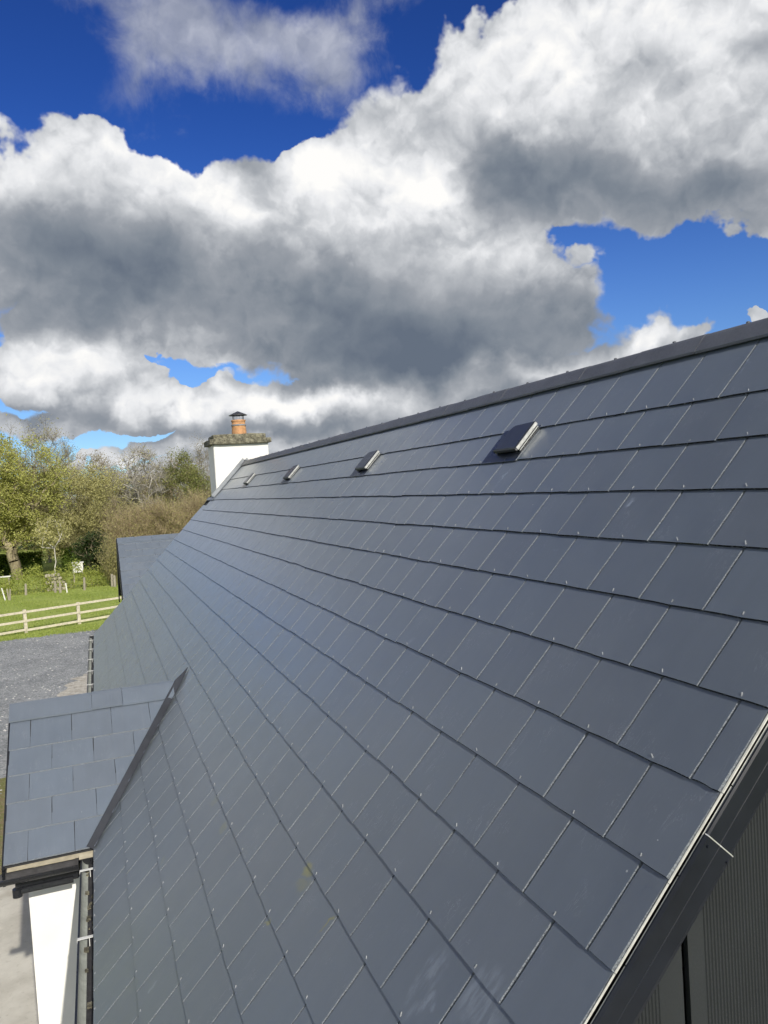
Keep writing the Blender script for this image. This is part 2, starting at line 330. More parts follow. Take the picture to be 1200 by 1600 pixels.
def slate_material(name, frame, stains=True, gain=1.0):
    m, g, b = material(name)
    pos = g.node('ShaderNodeNewGeometry').outputs['Position']
    inv = frame.inverted()
    def dotrow(i):
        d = g.vmath('DOT_PRODUCT', pos, (inv[i][0], inv[i][1], inv[i][2]))
        return g.math('ADD', d, inv[i][3])
    lx, ly = dotrow(0), dotrow(1)
    Q = g.node('ShaderNodeCombineXYZ', {0: lx, 1: ly, 2: 0.0}).outputs[0]
    rnd = island_random(g)
    Qr = g.vmath('ADD', Q, g.node('ShaderNodeCombineXYZ', {0: g.math('MULTIPLY', rnd, 37.0), 1: g.math('MULTIPLY', rnd, 11.0), 2: rnd}).outputs[0])
    # streaks that run down the slope, per slate
    st = g.noise(g.vmath('MULTIPLY', Qr, (2.2, 22.0, 1.0)), 1.0, 5, .62).outputs['Fac']
    cloud = g.noise(Qr, 7.0, 4, .55).outputs['Fac']
    big = g.noise(Q, .9, 4, .5).outputs['Fac']
    val = g.math('ADD', g.ramp(rnd, 0, 1, .95, 1.05, smooth=False), g.math('MULTIPLY', g.math('SUBTRACT', st, .5), .16))
    val = g.math('ADD', val, g.math('MULTIPLY', g.math('SUBTRACT', cloud, .5), .16))
    val = g.math('ADD', val, g.math('MULTIPLY', g.math('SUBTRACT', big, .5), .25))
    hue = g.mix(g.ramp(g.math('FRACT', g.math('MULTIPLY', rnd, 5.7)), 0, 1, smooth=False), SLATE_A, SLATE_B)
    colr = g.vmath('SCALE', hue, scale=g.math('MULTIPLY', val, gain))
    # thin pale veins of the slate face
    vn = g.noise(g.vmath('MULTIPLY', Qr, (7.0, 26.0, 1.0)), 1.0, 4, .6, 1.2).outputs['Fac']
    vein = g.ramp(g.math('ABSOLUTE', g.math('SUBTRACT', vn, .5)), .0, .012, 1, 0)
    vein = g.math('MULTIPLY', vein, g.ramp(g.noise(Qr, 5.0, 2).outputs['Fac'], .5, .66))
    colr = g.mix(g.math('MULTIPLY', vein, .32), colr, (.30, .31, .33))
    # pale dusty runs
    run = g.noise(g.vmath('MULTIPLY', Q, (.7, 17.0, 1.0)), 1.0, 4, .6).outputs['Fac']
    run = g.math('MULTIPLY', g.ramp(run, .58, .78), g.ramp(g.noise(Q, .55, 2).outputs['Fac'], .47, .68))
    colr = g.mix(g.math('MULTIPLY', run, .30), colr, (.24, .24, .25))
    # small white specks
    sp = g.voro(Q, 9.0)
    spk = g.math('LESS_THAN', sp.outputs['Distance'], g.math('MULTIPLY', g.math('GREATER_THAN', g.node('ShaderNodeSeparateColor', {0: sp.outputs['Color']}).outputs[0], .86), .035))
    colr = g.mix(g.math('MULTIPLY', spk, .55), colr, (.5, .5, .48))
    if stains:
        def patches(L, brk, bscale):
            acc = None
            nz = g.noise(g.vmath('MULTIPLY', Q, bscale), 1.0, 6, .68).outputs['Fac']
            warp = g.vmath('ADD', Q, g.vmath('SCALE', g.vmath('SUBTRACT', g.noise(Q, 14, 3, .6).outputs['Color'], (.5, .5, .5)), scale=.09))
            warp = g.vmath('MULTIPLY', warp, (1, 1, 0))
            for (v, u, lv, lu, amp, rot) in L:
                mp = g.n.new('ShaderNodeMapping'); mp.vector_type = 'TEXTURE'
                g.set(mp.inputs['Vector'], warp)
                mp.inputs['Location'].default_value = (v, u, 0); mp.inputs['Rotation'].default_value = (0, 0, rot)
                mp.inputs['Scale'].default_value = (lv, lu, 1)
                gr = g.node('ShaderNodeTexGradient', {'Vector': mp.outputs[0]}, gradient_type='SPHERICAL').outputs['Fac']
                gr = g.math('MULTIPLY', g.ramp(gr, 0, .6), amp)
                acc = gr if acc is None else g.math('MAXIMUM', acc, gr)
            return g.math('MULTIPLY', acc, g.ramp(nz, brk[0], brk[1]), clamp=True)
        colr = g.mix(patches(CHALK, (.40, .62), (9.0, 30.0, 1.0)), colr, (.30, .34, .40))
        colr = g.mix(patches(LICHEN, (.24, .56), (22.0, 22.0, 1.0)), colr, (.20, .185, .035))
    g.set(b.inputs['Base Color'], colr)
    fine = g.noise(g.vmath('MULTIPLY', Qr, (90.0, 160.0, 1.0)), 1.0, 4, .6).outputs['Fac']
    mid = g.noise(g.vmath('MULTIPLY', Qr, (8.0, 16.0, 1.0)), 1.0, 4, .55).outputs['Fac']
    g.set(b.inputs['Roughness'], g.math('ADD', g.ramp(cloud, .3, .7, .28, .34), g.math('MULTIPLY', run, .1)))
    b.inputs['Specular IOR Level'].default_value = .95
    b.inputs['Sheen Weight'].default_value = .115
    b.inputs['Sheen Roughness'].default_value = .45
    b.inputs['Sheen Tint'].default_value = (.8, .9, 1.0, 1)
    bump(g, b, g.math('MULTIPLY_ADD', mid, 2.5, fine), .10, .0012)
    return m
SLATE_A = (.090, .105, .127, 1)
SLATE_B = (.086, .104, .130, 1)
M_slate = slate_material('slate', MR)
def edge_material():
    m, g, b = material('slate_edge')
    pos = g.node('ShaderNodeNewGeometry').outputs['Position']
    n = g.noise(pos, 260, 3, .7).outputs['Fac']
    n2 = g.noise(pos, 3, 3, .6).outputs['Fac']
    c = g.mix(g.ramp(n, .35, .68), (.08, .088, .10), (.26, .285, .31))
    c = g.mix(g.ramp(n2, .64, .76, 0, .3), c, (.24, .225, .09))
    g.set(b.inputs['Base Color'], c); b.inputs['Roughness'].default_value = .85
    bump(g, b, n, .9, .003)
    return m
M_edge = edge_material()
def tail_material():  # edge facing down the slope, its shade put into a darker colour
    m, g, b = material('shaded_slate_tail')
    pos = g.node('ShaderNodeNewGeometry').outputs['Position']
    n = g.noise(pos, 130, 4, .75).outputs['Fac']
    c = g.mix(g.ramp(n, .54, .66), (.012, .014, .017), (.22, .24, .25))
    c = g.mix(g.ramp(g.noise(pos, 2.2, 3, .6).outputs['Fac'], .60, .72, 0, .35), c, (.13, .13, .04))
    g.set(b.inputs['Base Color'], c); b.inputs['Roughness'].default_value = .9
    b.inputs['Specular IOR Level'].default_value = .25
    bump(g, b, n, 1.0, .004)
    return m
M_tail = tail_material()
M_ridge = simple('ridge_tile_concrete', (.088, .093, .108), .5, var=.2, scale=5, bstr=.2, bscale=90)
M_trim = simple('black_aluminium', (.010, .012, .017), .38, var=.3, scale=7, bstr=.03, bscale=8, spec=.3)
M_blackpl = simple('black_plastic', (.014, .015, .018), .33, var=.2, scale=8, bstr=.05)
M_vent = simple('vent_plastic', (.022, .026, .036), .30, var=.2, scale=8, bstr=.0, bscale=4)
M_ventglint = simple('vent_side_glint', (.40, .41, .40), .45, .3, var=.3, scale=30)  # pale grey stands in for sun glinting off the black hood side
M_cream = simple('cream_edge', (.56, .55, .50), .75, var=.2, scale=25, bstr=.4, bscale=120)
M_bare = simple('bare_metal', (.80, .80, .78), .35, .6, var=.1)
M_lead = simple('lead', (.235, .25, .27), .55, .2, var=.25, scale=7, bstr=.3, bscale=25)
M_valley = simple('valley_lining', (.030, .033, .042), .5, var=.35, scale=6, bstr=.2, bscale=30)
M_white = simple('white_render', (.78, .765, .72), .9, var=.09, scale=1.6, bstr=.35, bscale=220, bdist=.003)
M_clad = simple('dark_cladding', (.023, .026, .028), .6, var=.15, scale=3, spec=.3, bstr=.1, bscale=160)
M_rivet = simple('rivet_metal', (.34, .35, .36), .6, .1, var=.15)
M_gutdark = simple('gutter_shade', (.035, .034, .036), .8, var=.5, scale=18)  # shadow of the roof edge inside the channel, put into the colour
M_gutin = simple('sunlit_weathered_gutter', (.36, .38, .34), .7, var=.3, scale=14, bstr=.3)  # weathered tone, lightened for the sun on the outer wall's inside
M_bracket = simple('pale_bracket', (.66, .66, .63), .55, var=.15, scale=20)
M_timber = simple('pale_batten', (.40, .355, .26), .8, var=.3, scale=12, bstr=.4, bscale=80)
M_deck = simple('dark_felt', (.03, .03, .032), .9)
M_terra = simple('terracotta', (.50, .265, .125), .8, var=.35, scale=14, bstr=.3, bscale=90)
M_steel = simple('dull_steel', (.09, .09, .095), .45, .6, var=.3, scale=20)
def concrete_cap():
    m, g, b = material('lichened_concrete')
    pos = g.node('ShaderNodeNewGeometry').outputs['Position']
    a = g.noise(pos, 14, 6, .7).outputs['Fac']; c = g.noise(pos, 42, 5, .7).outputs['Fac']; d = g.voro(pos, 22, 1).outputs['Distance']
    k = g.mix(g.ramp(a, .35, .65), (.085, .078, .055), (.30, .28, .20))
    k = g.mix(g.ramp(c, .52, .7), k, (.045, .042, .035))
    k = g.mix(g.ramp(d, .12, .2, .8, 0), k, (.38, .36, .28))
    g.set(b.inputs['Base Color'], k); b.inputs['Roughness'].default_value = .95
    bump(g, b, g.math('ADD', c, a), .8, .03)
    return m
M_cap = concrete_cap()

# ------------------------------------------------------------------ the house
RX = 1.70                                  # x of the ridge
RV = RX/cP                                 # the ridge measured up the slope
RZ = RX*math.tan(RP)                       # ridge height over the reference point
YE = 14.10                                 # far verge
VE = -7.17*GA                              # eaves measured down the slope
EX, EZ = VE*cP, VE*sP                      # eaves x, z
house = tag(empty('house', (1.7, 7.0, 0.0)), 'white rendered house under the long dark slate roof that fills the picture', 'house')
def rp(v, u, n=0.0):                       # roof coordinates -> world
    return (v*cP - n*sP, u, v*sP + n*cP + Z0)

# roof deck, both slopes
b = MB()
DN = -.014
b.add([rp(VE+.02, .01, DN), rp(RV, .01, DN), rp(RV, YE-.01, DN), rp(VE+.02, YE-.01, DN)], [(0, 3, 2, 1)])
b.add([rp(VE+.02, .01, DN-.05), rp(RV, .01, DN-.05), rp(RV, YE-.01, DN-.05), rp(VE+.02, YE-.01, DN-.05)], [(0, 1, 2, 3)])
b.add([rp(VE+.02, .01, DN), rp(VE+.02, YE-.01, DN), rp(VE+.02, YE-.01, DN-.05), rp(VE+.02, .01, DN-.05)], [(0, 1, 2, 3)])
bx_ = 2*RX - EX
roof = b.build('roof', M_deck, house, MR)
# the far slope, seen from nowhere near the camera
b = MB()
b.add([(RX, 0, RZ+Z0-.005), (RX, YE, RZ+Z0-.005), (bx_, YE, EZ+Z0), (bx_, 0, EZ+Z0)], [(0, 3, 2, 1)])
tag(b.build('rear_slope', M_slate, roof), None)

def slate_shape(w, length, t, h0, seed, drop=None, side=.0008, tail=.0010):
    """top face, dressed edges; local x up the slope, y along, z outwards"""
    r = np.random.default_rng(seed)
    hw = w/2
    nt, ns = 5, 4
    out = []
    for i in range(nt):                                   # tail
        out.append((r.normal(0, .0011) if 0 < i < nt-1 else .0, -hw + w*i/(nt-1)))
    for i in range(1, ns+1):                              # far side
        out.append((length*i/ns, hw + (r.normal(0, .0011) if i < ns else 0)))
    for i in range(ns, 0, -1):
        out.append((length*i/ns, -hw + (r.normal(0, .0011) if i < ns else 0)))
    drop = (t+.0004)/GA if drop is None else drop
    n = len(out)
    top, bot = [], []
    for (x, y) in out:
        ix = x + tail if x < .01 else x
        iy = y - math.copysign(side, y) if abs(abs(y)-hw) < .004 else y
        top.append((ix, iy, h0 + t - drop*ix))
        bot.append((x, y, h0 - drop*x))
    V = np.array(top+bot)
    F = [tuple(range(n))] ; F = [tuple(range(n-1, -1, -1))] if False else [tuple(range(n))]
    slate_shape.tail = nt-1
    S = [(i, n+i, n+(i+1) % n, (i+1) % n) for i in range(n)]
    return V, F, S
def slate_mesh(V, F, S, mats):
    me = bpy.data.meshes.new('slate')
    me.from_pydata(V.tolist(), [], F+S)
    for m in mats: me.materials.append(m)
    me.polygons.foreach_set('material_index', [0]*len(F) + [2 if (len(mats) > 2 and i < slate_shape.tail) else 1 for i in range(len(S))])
    me.update()
    return me
def px(P):                                 # picture position, used only to rank slates by the size they show
    d = np.asarray(P) - CAM
    z = d @ _f
    return np.stack([600 + FOC*(d @ R_)/z, 800 - FOC*(d @ U_)/z], -1), z
def shown_area(q):
    p, z = px(np.array(q))
    if (z < .1).any(): return 0.0
    p = np.clip(p, [0, 0], [1200, 1600])
    x, y = p[:, 0], p[:, 1]
    return abs(np.dot(x, np.roll(y, -1)) - np.dot(y, np.roll(x, -1)))/2
TS, H0 = .0074, .0074
PW = .303
PY0, PYR, PX0 = 4.42, 5.62, -1.845         # porch: eaves y, ridge y, verge x
PQ = math.atan2(.84, 1.2)
entries = []
for r in range(-7, 9):
    tail = VE if r == -7 else r*GA
    ln = (.37 if r > -7 else .41) if r < 8 else RV-.01-tail
    off = .0992 + (.1515 if r % 2 else 0.0)
    k = -1
    while True:
        y0 = off + PW*k; y1 = y0 + PW; k += 1
        if y0 > YE: break
        GAP = .0034
        a, c = max(y0+GAP/2, .001), min(y1-GAP/2, YE-.001)
        if c - a < .03: continue
        vt = (r+1)*GA if r < 8 else 9.33*GA
        vm = (tail+vt)/2
        # slates buried under the little porch roof are left out
        if vt < -.66 and PY0+.25 + (vt-VE)*1.08 < a and c < 2*PYR-PY0-.25-(vt-VE)*1.08: continue
        if r >= 5 and a > 13.40: continue
        ar = shown_area([rp(tail, a), rp(tail, c), rp(vt, c), rp(vt, a)])
        entries.append((ar, r, tail, ln, a, c, (c-a) > PW-.0040))
entries.sort(key=lambda e: -e[0])
NSEP = 268
variants = {}
def variant(kind, i, ln):
    key = (kind, i, round(ln, 3))
    if key not in variants: variants[key] = slate_shape(PW-.0034, ln, TS, H0, 100+i, side=.0032 if kind == 'm' else .0008)
    return variants[key]
vmesh = {}
rV, rF4, rMi, base = [], [], [], 0
rivets = []
Vs, Ft, Fs = [], [], []
for idx, (ar, r, tail, ln, a, c, full) in enumerate(entries):
    i = int(rng.integers(0, 7))
    shp = variant('m' if idx < 330 else 'far', i, ln) if full else slate_shape(c-a, ln, TS, H0, 500+idx, side=.0032 if idx < 330 else .0008)
    yaw = float(rng.normal(0, .0016)); dz = float(rng.normal(0, .0003)); dx = float(rng.normal(0, .0017))
    M = MR @ Matrix.Translation((tail+dx, (a+c)/2, dz)) @ Matrix.Rotation(yaw, 4, 'Z') @ Matrix.Rotation(float(rng.normal(0, .0012)), 4, 'X')
    if idx < NSEP:
        if full:
            key = (i, round(ln, 3))
            if key not in vmesh: vmesh[key] = slate_mesh(*shp, [M_slate, M_edge, M_tail])
            me = vmesh[key]
        else: me = slate_mesh(*shp, [M_slate, M_edge, M_tail])
        obj('slate', me, roof, M)
    else:
        V, F, S = shp
        A = np.array(M)
        Vw = V @ A[:3, :3].T + A[:3, 3]
        k = len(Vs) and sum(len(q) for q in Vs)
        Vs.append(Vw); Ft += [tuple(k+j for j in f) for f in F]; Fs += [tuple(k+j for j in f) for f in S]
    yc = (a+c)/2 if full else ((c-PW/2) if a < .01 else (a+PW/2))
    if a + .02 < yc < c - .02 and ar > 1100: rivets.append((tail+dx, yc, M))
me = bpy.data.meshes.new('slates_beyond')
Vw = np.concatenate(Vs)
me.from_pydata(Vw.tolist(), [], Ft+Fs)
me.materials.append(M_slate); me.materials.append(M_edge); me.materials.append(M_tail)
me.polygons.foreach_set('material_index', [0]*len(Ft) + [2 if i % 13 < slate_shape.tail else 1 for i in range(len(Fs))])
me.transform(MR.inverted()); me.update()
tag(obj('distant_slates', me, roof, MR), kind='stuff')
# copper-disc rivets: a little bent tail on every slate
b = MB()
for (v, y, M) in rivets:
    y += float(rng.normal(0, .004)); t = float(rng.normal(.25, .5))
    L_ = float(rng.uniform(.007, .012)); w = .0013
    z = H0+TS
    K = MR @ Matrix.Translation((v+.011, y, z)) @ Matrix.Rotation(t, 4, 'Z') @ Matrix.Rotation(float(-rng.uniform(.05, .5)), 4, 'Y')
    b.box((0, -w, -.0015), (L_, w, .0012), 0, K)
    K2 = MR @ Matrix.Translation((v+.011, y, z))
    b.box((-.0022, -.0022, -.002), (.0022, .0022, .0006), 0, K2)
tag(b.build('slate_rivets', M_rivet, roof, MR), kind='stuff')

# ridge tiles
def ridge_profile(hw, lift, t):
    """cross-section (horizontal, vertical) of a rounded angle ridge, outer then inner"""
    outer = [(-hw, -hw*math.tan(RP)+lift)]
    pts = []
    for i in range(-4, 5):
        a = i/4
        pts.append((a*.045, -abs(a)**1.8*.030))
    outer = [(-hw, -hw*math.tan(RP)*1.0 + lift - .012)] + [(-hw, -hw*math.tan(RP)+lift)] + [(x, z+lift-.012) for x, z in pts] + [(hw, -hw*math.tan(RP)+lift)] + [(hw, -hw*math.tan(RP)+lift-.012)]
    return outer
tl = .466
nrt = int(math.ceil((13.36+.02)/tl))
for i in range(nrt):
    y0 = -.02 + i*tl + .002; y1 = min(y0 + tl - .004, 13.36)
    lf = .036 + (.002 if i % 2 else 0.0)
    pr = ridge_profile(.092, lf, .012)
    b = MB()
    b.sweep([(x, 0, z) for x, z in pr], (RX, y0, RZ+Z0), (RX, y1, RZ+Z0), caps=True)
    b.lathe([(.009, -.002), (.009, .004), (.006, .007), (.0005, .008)], (RX, (y0+y1)/2, RZ+Z0+lf-.012), 8)
    b.build('ridge_tile', M_ridge, roof, Matrix.Translation((RX, y0, RZ+Z0)))

# walls
def wall(name, pts, mat, parent=house):
    b = MB(); b.add(pts, [tuple(range(len(pts)))]); return b.build(name, mat, parent)
WX, WY0, WY1 = -1.06, .10, YE-.06
ws = EZ+Z0-.06
def slab(name, p, q, mat, parent=house):
    b = MB(); b.box(p, q); return b.build(name, mat, parent)
slab('front_wall', (WX, WY0, -.05), (WX+.25, WY1, ws+.12), M_white)
slab('rear_wall', (2*RX-WX-.25, WY0, -.05), (2*RX-WX, WY1, ws+.12), M_white)
def gable(name, y0, y1, mat):
    o = [(WX+.26, -.05), (2*RX-WX-.26, -.05), (2*RX-WX-.26, ws+.1), (RX, RZ+Z0-.12), (WX+.26, ws+.1)]
    vs = [(x, y0, z) for x, z in o] + [(x, y1, z) for x, z in o]
    n = 5
    b = MB(); b.add(vs, [tuple(range(n)), tuple(range(2*n-1, n-1, -1))] + [(i, n+i, n+(i+1) % n, (i+1) % n) for i in range(n)])
    return b.build(name, mat, house)
gw = gable('gable_wall', .12, .30, M_blackpl)
gable('gable_wall', WY1-.25, WY1, M_white)
# fluted cladding panels on the near gable
def ztop(x): return min(x, 2*RX-x)*math.tan(RP) + Z0 - .09
x0 = .268 - 3*.629
while x0 < 2.9:
    x1 = x0 + .61
    b = MB()
    prof = [(x0, .078), (x0+.001, .062), (x0+.052, .062)]
    x = x0+.052
    while x + .0105 < x1-.064:
        prof += [(x+.0016, .0646), (x+.0042, .0646), (x+.0066, .0618), (x+.0092, .0618)]; x += .0108
    prof += [(x1-.062, .062), (x1-.001, .062), (x1, .078)]
    k = len(prof)
    zb = .0
    def zz(x): return max(ztop(x), zb+.01)
    vs = [(x, y, zb) for x, y in prof] + [(x, y, zz(x)) for x, y in prof]
    b.add(vs, [(i, i+1, k+i+1, k+i) for i in range(k-1)])
    # keep only panels that reach above the eaves or stand below the roof line
    b.build('cladding_panel', M_clad, gw, Matrix.Translation((x0, .07, 0)))
    x0 += .629

# verge: pale edges of the undercloak and a black folded trim
def along(prof, v0, v1, name, mat, parent=house, caps=True, closed=True):
    b = MB()
    A, B = Vector(rp(v0, 0, 0)), Vector(rp(v1, 0, 0))
    pr = [Vector((-n*sP, y, n*cP)) for y, n in prof]
    b.sweep(pr, A, B, closed=closed, caps=caps)
    return b.build(name, mat, parent, Matrix.Translation(rp(v0, 0, 0)))
v = VE
i = 0
while v < RV-.02:                          # short lengths, one per course, a little uneven
    v1 = min(v + GA + float(rng.normal(0, .01)), RV-.01)
    j = float(rng.normal(0, .0012))
    along([(-.0012, .0040), (-.0044+j*.6, .0040), (-.0044+j*.6, .0080), (-.0012, .0088)], v, v1-.002, 'verge_strip', M_cream)
    j = float(rng.normal(0, .0014))
    along([(-.0085, -.006), (-.0125+j*.6, -.006), (-.0125+j*.6, -.0008), (-.0085, .0002)], v+.03, v1+.026, 'verge_strip', M_cream)
    v = v1; i += 1
def trim_profile(o):
    return [(-.015, .001+o), (-.020, .001+o), (-.024-o, -.004+o), (-.0255-o, -.044), (-.0243-o, -.0455), (-.0257-o, -.047), (-.0268-o, -.086), (-.025-o, -.093-o), (-.018, -.094-o), (-.018, -.089-o), (-.0235, -.087), (-.022, -.045), (-.019, -.004)]
VJ = .394
upper_trim = along(trim_profile(0), VJ-.06, RV, 'verge_trim', M_trim)
lower_trim = along(trim_profile(.003), VE-.02, VJ, 'verge_trim', M_trim)
b = MB()                                   # bright cut edge of the lower length
tp = trim_profile(.004)[1:8]
for (y, n), (y2, n2) in zip(tp[:-1], tp[1:]):
    b.tube(rp(VJ+.001, y, n), rp(VJ+.001, y2, n2), .0017, n=5)
b.build('cut_edge', M_bare, lower_trim)
b = MB()
for v in (VJ-.02, -.20, -.75, -1.3):
    for n in ((-.012, -.088) if v == VJ-.02 else (-.078,)):
        c = Vector(rp(v, -.0285 if n < -.03 else -.0265, n))
        b.tube(c, c+Vector((0, -.005, 0)), .0042, .003, 8)
b.build('trim_screw', M_trim, lower_trim)
# far verge
b = MB()
b.sweep([(-n*sP, y, n*cP) for y, n in [(.0, .006), (.02, .006), (.02, -.1), (.0, -.1)]], rp(VE, YE), rp(RV, YE), closed=True, caps=True)
b.build('verge_trim', M_trim, house)

# roof vents
def vent(u0):
    """u0 = the end nearest the camera"""
    MV = MR @ Matrix.Translation((7.0*GA, u0, .0125))
    b = MB()
    b.box((-.006, -.02, -.001), (.27, .40, .0026), 0, MV, .001)
    root = b.build('roof_vent', M_vent, house, MV)
    # hood: chamfered at the upper corners, open at the lower end
    o = [(.055, .0), (.055, .265), (.205, .265), (.262, .215), (.270, .0)]
    zb, zt = .014, .044
    ins = .010
    ctr = (.16, .13)
    def inset(p, d): return (p[0] + (ctr[0]-p[0])*d/.13, p[1] + (ctr[1]-p[1])*d/.13)
    n = len(o)
    vs = [(x, y, zb+.006) for x, y in o] + [(x, y, zt-.007) for x, y in o]
    oi = [inset(p, ins) for p in o]
    vs += [(x, y, zt) for x, y in oi] + [(*inset(p, .004), zb+.006) for p in o] + [(*inset(p, .012), zt-.010) for p in o]
    fs = []
    for i in range(n):
        j = (i+1) % n
        fs.append((n+i, 2*n+i, 2*n+j, n+j))
        fs.append((i, n+i, n+j, j))
        fs.append((3*n+i, 3*n+j, 4*n+j, 4*n+i))
        fs.append((i, j, 3*n+j, 3*n+i))
    fs.append(tuple(2*n+i for i in range(n))[::-1]); fs.append(tuple(4*n+i for i in range(n)))
    b = MB(); b.add(vs, fs, 0, MV); b.build('hood', M_vent, root, MV)
    # pale strips on the hood sides, sun glint put into their colour, and the dark throat
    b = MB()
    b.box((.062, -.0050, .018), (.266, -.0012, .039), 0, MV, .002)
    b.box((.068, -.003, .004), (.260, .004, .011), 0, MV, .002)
    b.build('side_glint', M_ventglint, root, MV)
    b = MB(); b.box((.060, .266, .004), (.20, .269, .034), 0, MV); b.build('side_glint', M_ventglint, root, MV)
    b = MB(); b.box((.085, .006, .002), (.255, .205, .022), 0, MV); b.build('throat', M_deck, root, MV)
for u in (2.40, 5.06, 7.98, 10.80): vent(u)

# chimney
CX0, CX1, CY0, CY1 = 1.12, 2.175, 13.35, 14.08
b = MB(); b.box((CX0, CY0, .3+Z0), (CX1, CY1, 2.14+Z0), 0, None, .012)
chim = b.build('chimney', M_white, house, Matrix.Translation((1.65, 13.7, Z0+.3)))
def rough_block(name, a, c, mat, parent, amp, seed, n=14, round_=.02):
    """a cast block with worn, uneven edges"""
    import bmesh
    bm = bmesh.new()
    bmesh.ops.create_cube(bm, size=1.0)
    bmesh.ops.subdivide_edges(bm, edges=bm.edges[:], cuts=n, use_grid_fill=True)
    r = np.random.default_rng(seed)
    A, C_ = np.array(a), np.array(c); mid = (A+C_)/2; sz = (C_-A)
    ph = r.uniform(0, 6.28, (6, 3)); fr = r.normal(0, 14, (6, 3))
    for v in bm.verts:
        p = np.array(v.co)*sz
        h = sz/2
        q = np.clip(p, -(h-round_), h-round_)
        d = p - q; L_ = np.linalg.norm(d)
        if L_ > 1e-9: p = q + d/L_*min(L_, round_)
        w = p + mid
        dn = np.array([sum(math.sin(fr[k] @ w + ph[k, j]) for k in range(6)) for j in range(3)])/6
        v.co = Vector(w + dn*amp)
    me = bpy.data.meshes.new(name); bm.to_mesh(me); bm.free(); me.materials.append(mat)
    M = Matrix.Translation(tuple(mid)); me.transform(M.inverted())
    return obj(name, me, parent, M)
rough_block('cap_slab', (CX0-.075, CY0-.085, 2.140+Z0), (CX1+.055, CY1+.08, 2.245+Z0), M_cap, chim, .010, 3)
rough_block('cap_slab', (CX0+.005, CY0-.02, 2.238+Z0), (CX1-.045, CY1+.01, 2.335+Z0), M_cap, chim, .012, 4)
pc = (1.69, 13.70, 2.31+Z0)
b = MB()
b.lathe([(.140, 0), (.146, .02), (.141, .10), (.134, .19), (.138, .20), (.140, .225), (.132, .235), (.130, .28), (.142, .29), (.142, .315), (.118, .318), (.112, .30), (.112, .1)], pc, 28)
pot = b.build('chimney_pot', M_terra, chim, Matrix.Translation(pc), True)
b = MB(); b.lathe([(.1435, .200), (.1450, .202), (.1450, .226), (.1435, .228)], pc, 28); b.build('metal_band', M_lead, chim)
b = MB()
b.lathe([(.0, .492), (.03, .480), (.10, .450), (.176, .414), (.180, .406), (.172, .406), (.09, .438), (.0, .470)], pc, 28)
cowl = b.build('cowl', M_steel, chim, Matrix.Translation(pc), True)
b = MB()
for k in range(4):
    a = k*math.pi/2 + .5
    b.tube((pc[0]+.125*math.cos(a), pc[1]+.125*math.sin(a), pc[2]+.27), (pc[0]+.135*math.cos(a), pc[1]+.135*math.sin(a), pc[2]+.435), .006, n=5)
for k in range(22):
    a = k*2*math.pi/22
    b.tube((pc[0]+.105*math.cos(a), pc[1]+.105*math.sin(a), pc[2]+.30), (pc[0]+.11*math.cos(a), pc[1]+.11*math.sin(a), pc[2]+.425), .0016, n=3)
b.build('cowl_cage', M_steel, chim)
# lead flashing where the stack meets the slates
b = MB()
def flash(v0, v1, mirror=False):
    q = [rp(v0, CY0-.006, .0), rp(v1, CY0-.006, .0), rp(v1, CY0-.006, .085), rp(v0, CY0-.006, .085), rp(v0, CY0-.115, .018), rp(v1, CY0-.115, .018), rp(v0, CY0-.006, .022), rp(v1, CY0-.006, .022)]
    if mirror: q = [(2*RX-x, y, z) for x, y, z in q]
    b.add(q, [(0, 1, 2, 3), (4, 5, 7, 6)])
v = CX0/cP - .06
while v < RV+.03:
    v1 = min(v+.36, RV+.035); flash(v, v1-.004); v = v1
flash(RV-.3, RV+.035, True)
b.add([rp(CX0/cP-.13, CY0-.14, .02), rp(CX0/cP-.055, CY0-.14, .02), rp(CX0/cP-.055, YE+.02, .022), rp(CX0/cP-.13, YE+.02, .02)], [(0, 1, 2, 3)])
fl = b.build('lead_flashing', M_lead, chim)

# gutters: half-round channel, sun and shade put into its inside colours, on brackets
def gutter(name, A, B, out, parent=house, r=.055, brackets=0, first=.3, gap=.9, inner=M_gutin, endcap=None):
    """A -> B the centre line at rim height; out = horizontal unit vector away from the wall"""
    A, B, out = Vector(A), Vector(B), Vector(out)
    up = Vector((0, 0, 1))
    n = 12
    arc = [math.pi*i/n for i in range(n+1)]
    po = [out*(r*math.cos(t)) - up*(r*math.sin(t)) for t in arc]
    ri = r - .004
    pi_ = [out*(ri*math.cos(t)) - up*(ri*math.sin(t)) for t in arc]
    b = MB()
    b.sweep(po, A, B, mi=0)
    b.sweep(pi_[5:][::-1], A, B, mi=2); b.sweep(pi_[:6][::-1], A, B, mi=1)
    lip = [out*r, out*(r+.007), out*(r+.007)-up*.010, out*r-up*.012]
    b.sweep(lip, A, B, closed=True, mi=0, caps=True)
    b.sweep([out*ri, out*r], A, B, mi=0); b.sweep([-out*ri, -out*r], A, B, mi=0)
    for E in (A, B):
        b.add([E+p for p in po], [tuple(range(n+1))], 0)
    gt = b.build(name, [M_blackpl, inner, M_gutdark], parent)
    d = (B-A); L_ = d.length; d.normalize()
    s = first
    while s < L_ - .05 and brackets:
        c = A + d*s
        b = MB()
        M = Matrix((( d.x, out.x, 0, c.x), (d.y, out.y, 0, c.y), (d.z, out.z, 1, c.z), (0, 0, 0, 1)))
        b.box((-.012, -r-.004, .001), (.012, r+.009, .0045), 0, M)
        b.box((-.012, r+.0075, -.03), (.012, r+.0105, .0045), 0, M)
        b.box((-.010, -.004, -r+.006), (.010, .0, .001), 0, M)
        b.build('gutter_bracket', M_bracket, gt)
        s += gap
    return gt
GX, GZ = EX - .038, EZ + Z0 - .030
